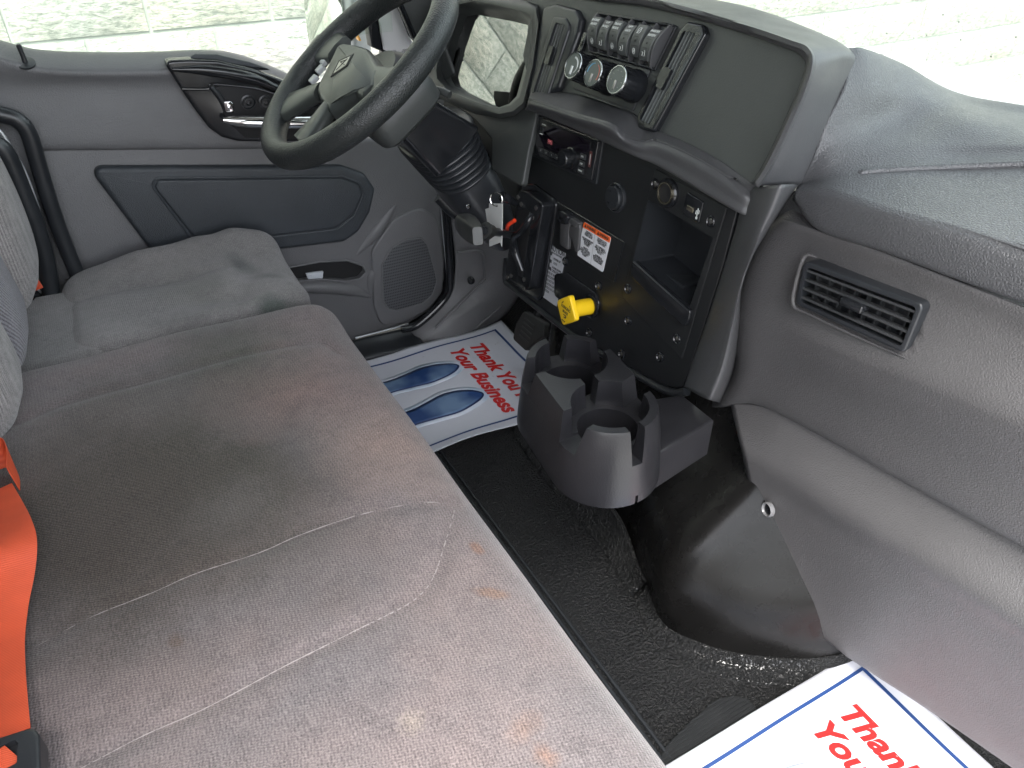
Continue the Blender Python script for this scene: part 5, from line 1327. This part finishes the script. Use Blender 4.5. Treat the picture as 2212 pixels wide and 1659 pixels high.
b.build('cup_floor', DARK, body)

# ================================================================== PAPER MATS
def shoe(cx, cy, L, W, mir=1):
    pts = [(0, -.5), (.22, -.49), (.34, -.40), (.35, -.27), (.30, -.12), (.38, .04), (.47, .18), (.42, .32), (.28, .43), (.05, .50), (-.16, .46), (-.34, .34), (-.44, .20), (-.38, .04), (-.32, -.12), (-.36, -.28), (-.32, -.42), (-.18, -.49)]
    P = [V((cx + x * W * mir, cy + y * L, 0)) for x, y in pts]
    P, _ = crom(P, [0] * len(P), 5, True)
    return ccw([(p.x, p.y) for p in P])
def paper_mat_obj(y_left, x_top, label, wid=.465, ln_=.62, rot=0, wave=1):
    t = thing('paper_floor_mat', label, 'floor mat', (x_top - ln_ / 2, y_left - wid / 2, .004), 'printed paper floor mats')
    def hgt(a, c):
        return .0135 + wave * (.004 * sin(a * 17 + 1) * cos(c * 9) + .003 * sin(c * 21 + a * 5)) + wave * .012 * max(0, (abs(a - wid / 2) / (wid / 2)) ** 6) * (0.5 + .5 * sin(c * 13))
    org = V((x_top, y_left, 0)); ca, sa = cos(rot), sin(rot)
    def W_(a, c, e=0):    # a to the right, c up the sheet (0 top, negative down)
        x = c; y = -a; return V((org.x + x * ca - y * sa, org.y + x * sa + y * ca, hgt(a, c) + e))
    na, nc = 48, 60
    vs = [W_(wid * i / na, -ln_ * j / nc) for j in range(nc + 1) for i in range(na + 1)]
    f = [(j * (na + 1) + i, (j + 1) * (na + 1) + i, (j + 1) * (na + 1) + i + 1, j * (na + 1) + i + 1) for j in range(nc) for i in range(na)]
    me = mesh_from(vs, f); face_eye(me)
    o = link('sheet', me, PAPER, t); md = o.modifiers.new('t', 'SOLIDIFY'); md.thickness = .0006; md.offset = -1
    def printed(name, polys, mat, e, fine=.010):
        bm = bmesh.new()
        for poly in polys:
            vs_ = [bm.verts.new((a, c, 0)) for a, c in poly]
            bm.faces.new(vs_)
        bmesh.ops.triangulate(bm, faces=bm.faces)
        for _ in range(5):
            le = [ed for ed in bm.edges if ed.calc_length() > fine]
            if not le: break
            bmesh.ops.subdivide_edges(bm, edges=le, cuts=1); bmesh.ops.triangulate(bm, faces=bm.faces)
        for v in bm.verts: v.co = W_(v.co.x, v.co.y, e)
        me = bpy.data.meshes.new('p'); bm.to_mesh(me); bm.free(); face_eye(me)
        oo = link(name, me, mat, t); md = oo.modifiers.new('t', 'SOLIDIFY'); md.thickness = .0002; md.offset = 0; return oo
    m0, m1 = .030, .035
    def bar(a0, c0_, a1, c1_): return [(a0, c0_), (a1, c0_), (a1, c1_), (a0, c1_)]
    def gridbars(name, rects, mat, e):
        b_ = MB()
        for (a0, c0_, a1, c1_) in rects:
            n1 = max(1, int(abs(a1 - a0) / .008)); n2 = max(1, int(abs(c1_ - c0_) / .008))
            b_.add([W_(a0 + (a1 - a0) * i / n1, c0_ + (c1_ - c0_) * j / n2, e) for j in range(n2 + 1) for i in range(n1 + 1)],
                   [(j * (n1 + 1) + i, j * (n1 + 1) + i + 1, (j + 1) * (n1 + 1) + i + 1, (j + 1) * (n1 + 1) + i) for j in range(n2) for i in range(n1)])
        me = mesh_from(b_.v, b_.f); face_eye(me); oo = link(name, me, mat, t, smooth=False); md = oo.modifiers.new('t', 'SOLIDIFY'); md.thickness = .0002; md.offset = 0
    def bar(a0, c0_, a1, c1_): return (a0, c0_, a1, c1_)
    gridbars('border', [bar(m0, -m1 - .007, wid - m0, -m1), bar(m0, -ln_ + m1, wid - m0, -ln_ + m1 + .005), bar(m0, -ln_ + m1 + .005, m0 + .006, -m1 - .007), bar(wid - m0 - .006, -ln_ + m1 + .005, wid - m0, -m1 - .007)], BLUP, .0010)
    pf = Pl((0, 0, 0), (1, 0, 0), (0, 1, 0))
    for s_, cy_, sz in (('Thank You For', -.128, .060), ('Your Business', -.192, .060)):
        mb = MB(); text_mb(mb, s_, pf, .066, cy_, sz, 0, 0, .0, ital=.25, bold=.0022, align='LEFT', sx=.98)
        bm = bmesh.new(); vv = [bm.verts.new((v.x, v.y, 0)) for v in mb.v]
        for fc in mb.f:
            try: bm.faces.new([vv[i] for i in fc])
            except Exception: pass
        bmesh.ops.remove_doubles(bm, verts=bm.verts, dist=1e-6)
        bmesh.ops.triangulate(bm, faces=bm.faces)
        for _ in range(3):
            le = [ed for ed in bm.edges if ed.calc_length() > .012]
            if not le: break
            bmesh.ops.subdivide_edges(bm, edges=le, cuts=1); bmesh.ops.triangulate(bm, faces=bm.faces)
        for v in bm.verts: v.co = W_(v.co.x, v.co.y, .0013)
        me = bpy.data.meshes.new('p'); bm.to_mesh(me); bm.free(); face_eye(me)
        oo = link('lettering', me, REDP, t, smooth=False); md = oo.modifiers.new('t', 'SOLIDIFY'); md.thickness = .0002; md.offset = 0
    sh = [shoe(.150, -.385, .33, .100, 1), shoe(.305, -.385, .33, .100, -1)]
    def gridshape(name, poly, mat, e, nr_=44, nc_=10):
        ys = [c for a, c in poly]; y0_, y1_ = min(ys) + 1e-4, max(ys) - 1e-4; vs_ = []
        for r in range(nr_ + 1):
            c = (y0_ + y1_) / 2 - (y1_ - y0_) / 2 * cos(pi * r / nr_); hx = []
            for i in range(len(poly)):
                (a1, q1), (a2, q2_) = poly[i - 1], poly[i]
                if (q1 - c) * (q2_ - c) <= 0 and q1 != q2_: hx.append(a1 + (a2 - a1) * (c - q1) / (q2_ - q1))
            lo_, hi_ = min(hx), max(hx)
            vs_ += [W_(lo_ + (hi_ - lo_) * k / nc_, c, e) for k in range(nc_ + 1)]
        f_ = [(r * (nc_ + 1) + k, r * (nc_ + 1) + k + 1, (r + 1) * (nc_ + 1) + k + 1, (r + 1) * (nc_ + 1) + k) for r in range(nr_) for k in range(nc_)]
        me = mesh_from(vs_, f_); face_eye(me); oo = link(name, me, mat, t, smooth=True, sharp=0); md = oo.modifiers.new('t', 'SOLIDIFY'); md.thickness = .0002; md.offset = 0
    for s_ in sh:
        gridshape('halo_print', inset(s_, -.013), BLUH, .0009)
        gridshape('footprint_outline', s_, flat('navy', (.004, .016, .075), .4), .0012)
        gridshape('footprint', inset(s_, .006), BLUF, .0015)
    return t
paper_mat_obj(1.80, .980, 'white paper floor mat with blue footprints and red Thank You text, in the driver footwell')
paper_mat_obj(.445, 1.005, 'clean white paper floor mat with red Thank You text, in the passenger footwell', wave=.6)

# ================================================================== SEATS
def cushion(x0, x1, y0, y1, top, zb, r, rc, fz=None, inner=70, edge_r=None):
    """rounded upholstered block; top(x,y) gives its height"""
    cx, cy = (x0 + x1) / 2, (y0 + y1) / 2; hx, hy = (x1 - x0) / 2, (y1 - y0) / 2
    NP = 200
    def outline(d):
        ax_, ay_ = hx - d, hy - d; q = max(.004, rc - d); out = []
        segs = [(ax_ - q, ay_ - q, 0), (-(ax_ - q), ay_ - q, pi / 2), (-(ax_ - q), -(ay_ - q), pi), (ax_ - q, -(ay_ - q), 1.5 * pi)]
        pts = []
        for sx, sy, a0 in segs:
            for k in range(13): pts.append((cx + sx + q * cos(a0 + pi / 2 * k / 12), cy + sy + q * sin(a0 + pi / 2 * k / 12)))
        n = len(pts); L = [hypot(pts[(i + 1) % n][0] - pts[i][0], pts[(i + 1) % n][1] - pts[i][1]) for i in range(n)]
        T = sum(L); out = []; i = 0; acc = 0
        for k in range(NP):
            s = T * k / NP
            while acc + L[i] < s: acc += L[i]; i += 1
            t = (s - acc) / max(L[i], 1e-9); out.append((pts[i][0] * (1 - t) + pts[(i + 1) % n][0] * t, pts[i][1] * (1 - t) + pts[(i + 1) % n][1] * t))
        return out
    rings = []
    o0 = outline(0)
    for z in (zb, zb + .1, None):
        rings.append([V((x, y, z if z is not None else top(x, y) - r)) for x, y in o0])
    for k in range(1, 15):
        t = pi / 2 * k / 14; d = r * (1 - cos(t)); rings.append([V((x, y, top(x, y) - r + r * sin(t))) for x, y in outline(d)])
    o1 = outline(r)
    for k in range(1, inner):
        s = 1 - k / inner; rings.append([V((cx + (x - cx) * s, cy + (y - cy) * s, top(cx + (x - cx) * s, cy + (y - cy) * s))) for x, y in o1])
    b = MB(); b.loft(rings, True, True); return b
def bumpy(x, y, s): return .0030 * sin(x * 9 + s) * cos(y * 7 + s * 2) + .0016 * sin(x * 23 + y * 17 + s)
S1 = [PZ(x, y, .44) for x, y in [(-60, 945), (0, 925), (115, 878), (323, 818), (461, 781), (600, 748), (690, 733), (740, 760)]]
S2 = [PZ(x, y, .44) for x, y in [(-40, 1440), (58, 1400), (192, 1328), (332, 1275), (418, 1239), (553, 1193), (649, 1150), (770, 1111), (880, 1087), (933, 1079), (985, 1082)]]
S3 = [PZ(x, y, .44) for x, y in [(981, 1082), (977, 1111), (953, 1193), (938, 1235), (920, 1265), (890, 1294), (842, 1323), (722, 1385), (601, 1443), (433, 1530), (313, 1583), (168, 1655), (-60, 1760)]]
S4 = [PZ(x, y, .44) for x, y in [(440, 1105), (640, 1035), (770, 1003)]]
def seamd(P, x, y):
    m = 9
    for i in range(len(P) - 1):
        ax_, ay_, bx, by = P[i].x, P[i].y, P[i + 1].x, P[i + 1].y
        L = (bx - ax_) ** 2 + (by - ay_) ** 2; t = max(0, min(1, ((x - ax_) * (bx - ax_) + (y - ay_) * (by - ay_)) / max(L, 1e-9)))
        m = min(m, hypot(x - ax_ - t * (bx - ax_), y - ay_ - t * (by - ay_)))
    return m
def btop(x, y):
    z = .44 + bumpy(x, y, 1) + .010 * math.exp(-((y - 1.41) / .05) ** 2)
    for P, d in ((S1, .005), (S2, .004), (S3, .005)):
        z -= d * math.exp(-(seamd(P, x, y) / .011) ** 2)
    z -= .010 * max(0, (x - .24) / .13) ** 2 if x > .24 else 0
    return z
ben = thing('bench_seat', 'stained grey-brown cloth passenger bench seat nearest the viewer', 'seat', (0, .75, 0))
cushion(-.36, .376, .06, 1.475, btop, .12, .055, .06, inner=90).build('seat_cushion', FAB, ben, sharp=0)
for P, w in ((S2, .0012), (S3, .0015), (S1, .0010)):
    PP, _ = crom(P, [0] * len(P), 14); rr = random.Random(5)
    b = MB(); PP = [p for p in PP if p.x < .33]; b.tube([V((p.x, p.y, btop(p.x, p.y) + .0004)) for p in PP], [w * rr.uniform(.25, .75) * (.45 + .55 * min(1, max(0, (p.x + .25) / .4))) for p in PP], 6, sm=1)
    b.build('seam', THREAD if w > .0011 else plastic('dark_seam', (.09, .075, .075), .9, gs=0), ben)
b = MB(); b.box((-.03, .75, .07), (.34, 0, 0), (0, .66, 0), (0, 0, .07), .01); b.build('seat_base', BLK, ben)
def dtop(x, y):
    z = .437 + 1.2 * bumpy(x * 1.4, y * 1.7, 4) + .033 * math.exp(-((y - 1.80) / .055) ** 2) * min(1, max(0, (x + .16) / .2)) + .012 * math.exp(-((x - .2) / .07) ** 2)
    z -= .007 * math.exp(-(((y - 1.70) + .10 * x) / .016) ** 2) * (1 if x < .2 else max(0, 1 - (x - .2) / .05))
    z += .009 * sin(y * 34 + x * 16) * math.exp(-((y - 1.56) / .06) ** 2) * math.exp(-((x - .16) / .12) ** 2)
    z += .007 * sin(x * 44 - y * 23) * math.exp(-((x - .23) / .06) ** 2)
    return z
drv = thing('driver_seat', 'fuzzy grey cloth driver seat with dark stains near its front edge', 'seat', (.05, 1.65, 0))
cushion(-.135, .352, 1.470, 1.862, dtop, .12, .045, .085, inner=60).build('seat_cushion', FABD, drv, sharp=0)
cushion(-.30, -.06, 1.468, 1.80, lambda x, y: .428 + bumpy(x, y, 2), .12, .03, .03, inner=20).build('rear_cushion', FABD, drv, sharp=0)
b = MB(); b.box((.0, 1.66, .07), (.25, 0, 0), (0, .17, 0), (0, 0, .07), .01); b.build('seat_base', BLK, drv)
# recliner cover beside the driver seat
g = [[PY(66, 620, 1.82), PY(90, 628, 1.83), PY(120, 640, 1.84), (PY(148, 652, 1.84))], [PY(72, 650, 1.76), PY(95, 655, 1.77), PY(120, 660, 1.78), PY(146, 660, 1.80)], [PY(80, 690, 1.75), PY(100, 686, 1.75), PY(122, 680, 1.76), PY(145, 672, 1.78)]]
sheet('recliner_cover', g, BLKG, drv, 4, 4, .006)
b = MB(); b.tube([PY(60, 615, 1.80), PY(75, 620, 1.80), PY(95, 636, 1.81), PY(120, 645, 1.82), PY(146, 652, 1.82)], .0025, 8); b.build('cover_edge', SILV, drv)
# backrests: lofted along height, leaning back
def backrest(name, y0, y1, xf, z0, z1, th, lean, mat, parent, e=4.0, bulge=.02, sharp=0):
    rings = []
    n = 26
    for i in range(n + 1):
        t = i / n; z = z0 + (z1 - z0) * t; edge = min(1, sqrt(max(0, 1 - (1 - min(1, t / .14)) ** 2))) * min(1, sqrt(max(0, 1 - (1 - min(1, (1 - t) / .14)) ** 2)))
        edge = max(edge, .02); hy = (y1 - y0) / 2; cy = (y0 + y1) / 2
        c = V((xf(z) - th / 2, cy, z)); rings.append([c + V((th / 2 * a * edge, 0, 0)) * 1.0 + V((0, hy * b_ * (.90 + .10 * edge), 0)) for a, b_ in [((abs(cos(q)) ** (2 / e)) * (1 if cos(q) > 0 else -1), (abs(sin(q)) ** (2 / e)) * (1 if sin(q) > 0 else -1)) for q in [2 * pi * k / 72 for k in range(72)]]])
    b = MB(); b.loft(rings); return b.build(name, mat, parent, sharp=sharp)
backrest('backrest_bolster', 1.60, 1.885, lambda z: -.150 - .05 * (z - .46) + .022 * sin((z - .44) * 7), .45, 1.18, .15, 0, FABB, drv, 3.0)
backrest('backrest_panel', 1.415, 1.715, lambda z: -.172 - .10 * (z - .44), .425, 1.16, .14, 0, FABR, drv, 2.8)
backrest('backrest_bolster', 1.24, 1.462, lambda z: -.198 - .12 * (z - .44) + .015 * sin((z - .42) * 9), .415, 1.15, .15, 0, FABB, ben, 2.4)
backrest('backrest', .10, 1.30, lambda z: -.285 - .12 * (z - .44), .415, 1.15, .13, 0, FABB, ben, 3.2)

# ================================================================== SEAT BELT
bel = thing('seat_belt', 'orange seat belt webbing with black buckle lying on the bench', 'seat belt', (-.25, .8, .45))
def ribbon(name, ctr, wdir, w, par, th=.0014):
    P, _ = crom([V(p) for p in ctr], [0] * len(ctr), 8); Wd, _ = crom([V(p) for p in wdir], [0] * len(wdir), 8)
    rings = []
    for i, p in enumerate(P):
        d = (P[min(i + 1, len(P) - 1)] - P[max(0, i - 1)]).normalized(); s = (Wd[i] - d * Wd[i].dot(d)).normalized(); n_ = d.cross(s)
        rings.append([p + s * w * a + n_ * th * bb for a, bb in [(-.5, -.3), (-.5, .3), (-.47, .5), (-.2, .5), (0, .5), (.2, .5), (.47, .5), (.5, .3), (.5, -.3), (.47, -.5), (0, -.5), (-.47, -.5)]])
    b = MB(); b.loft(rings); return b.build(name, BELT, par)
# edge points read on the cushion, webbing 48 mm wide lying left of them
edge = [(26, 1052, .470), (48, 1090, .482), (68, 1130, .492), (80, 1170, .488), (75, 1230, .472), (62, 1300, .460), (54, 1370, .455), (55, 1440, .455), (60, 1510, .462), (66, 1575, .470)]
E_ = [PZ(x, y, z) for x, y, z in edge]
Wv = [V((-1, .15, -.10))] * 3 + [V((-1, .05, .12))] * 3 + [V((-1, 0, .05))] * 4
ribbon('webbing', [e + w.normalized() * .030 for e, w in zip(E_, Wv)], Wv, .060, bel)
ribbon('webbing_loop', [PZ(-70, 1010, .475), PZ(-20, 985, .478), PZ(14, 978, .478), PZ(27, 1000, .478), PZ(29, 1035, .474)], [V((0, .25, 1))] * 5, .050, bel)
bk = Pl(PZ(30, 1625, .475), PZ(60, 1625, .475) - PZ(0, 1625, .475), PZ(30, 1600, .475) - PZ(30, 1660, .475))
b = MB(); p = bk.hits([(-60, 1615), (0, 1593), (62, 1573), (78, 1576), (86, 1588), (90, 1720), (-60, 1720)], .01); b.prism(rnd(p, .006), bk, -.014, .012, .004, 4); bo = b.build('buckle', BLKS, bel)
q = MB(); q.prism(rnd(bk.hits([(-40, 1632), (0, 1615), (34, 1600), (40, 1606), (38, 1650), (-40, 1690)], .01), .002), bk, .004, .03); cut(bo, [q.build('c', None)]); bo.data.materials.clear(); bo.data.materials.append(BLKS)
ribbon('webbing_tail', [PZ(-50, 1680, .484), PZ(0, 1650, .486), PZ(30, 1628, .484)], [V((0, .4, .0))] * 3, .030, bel)
tag(ribbon('belt_end', [PY(66, 598, 1.79), PY(76, 612, 1.785), PY(84, 625, 1.78)], [V((-.6, 0, -.6))] * 3, .02, None), 'sliver of orange seat belt between driver seat and door', 'seat belt')
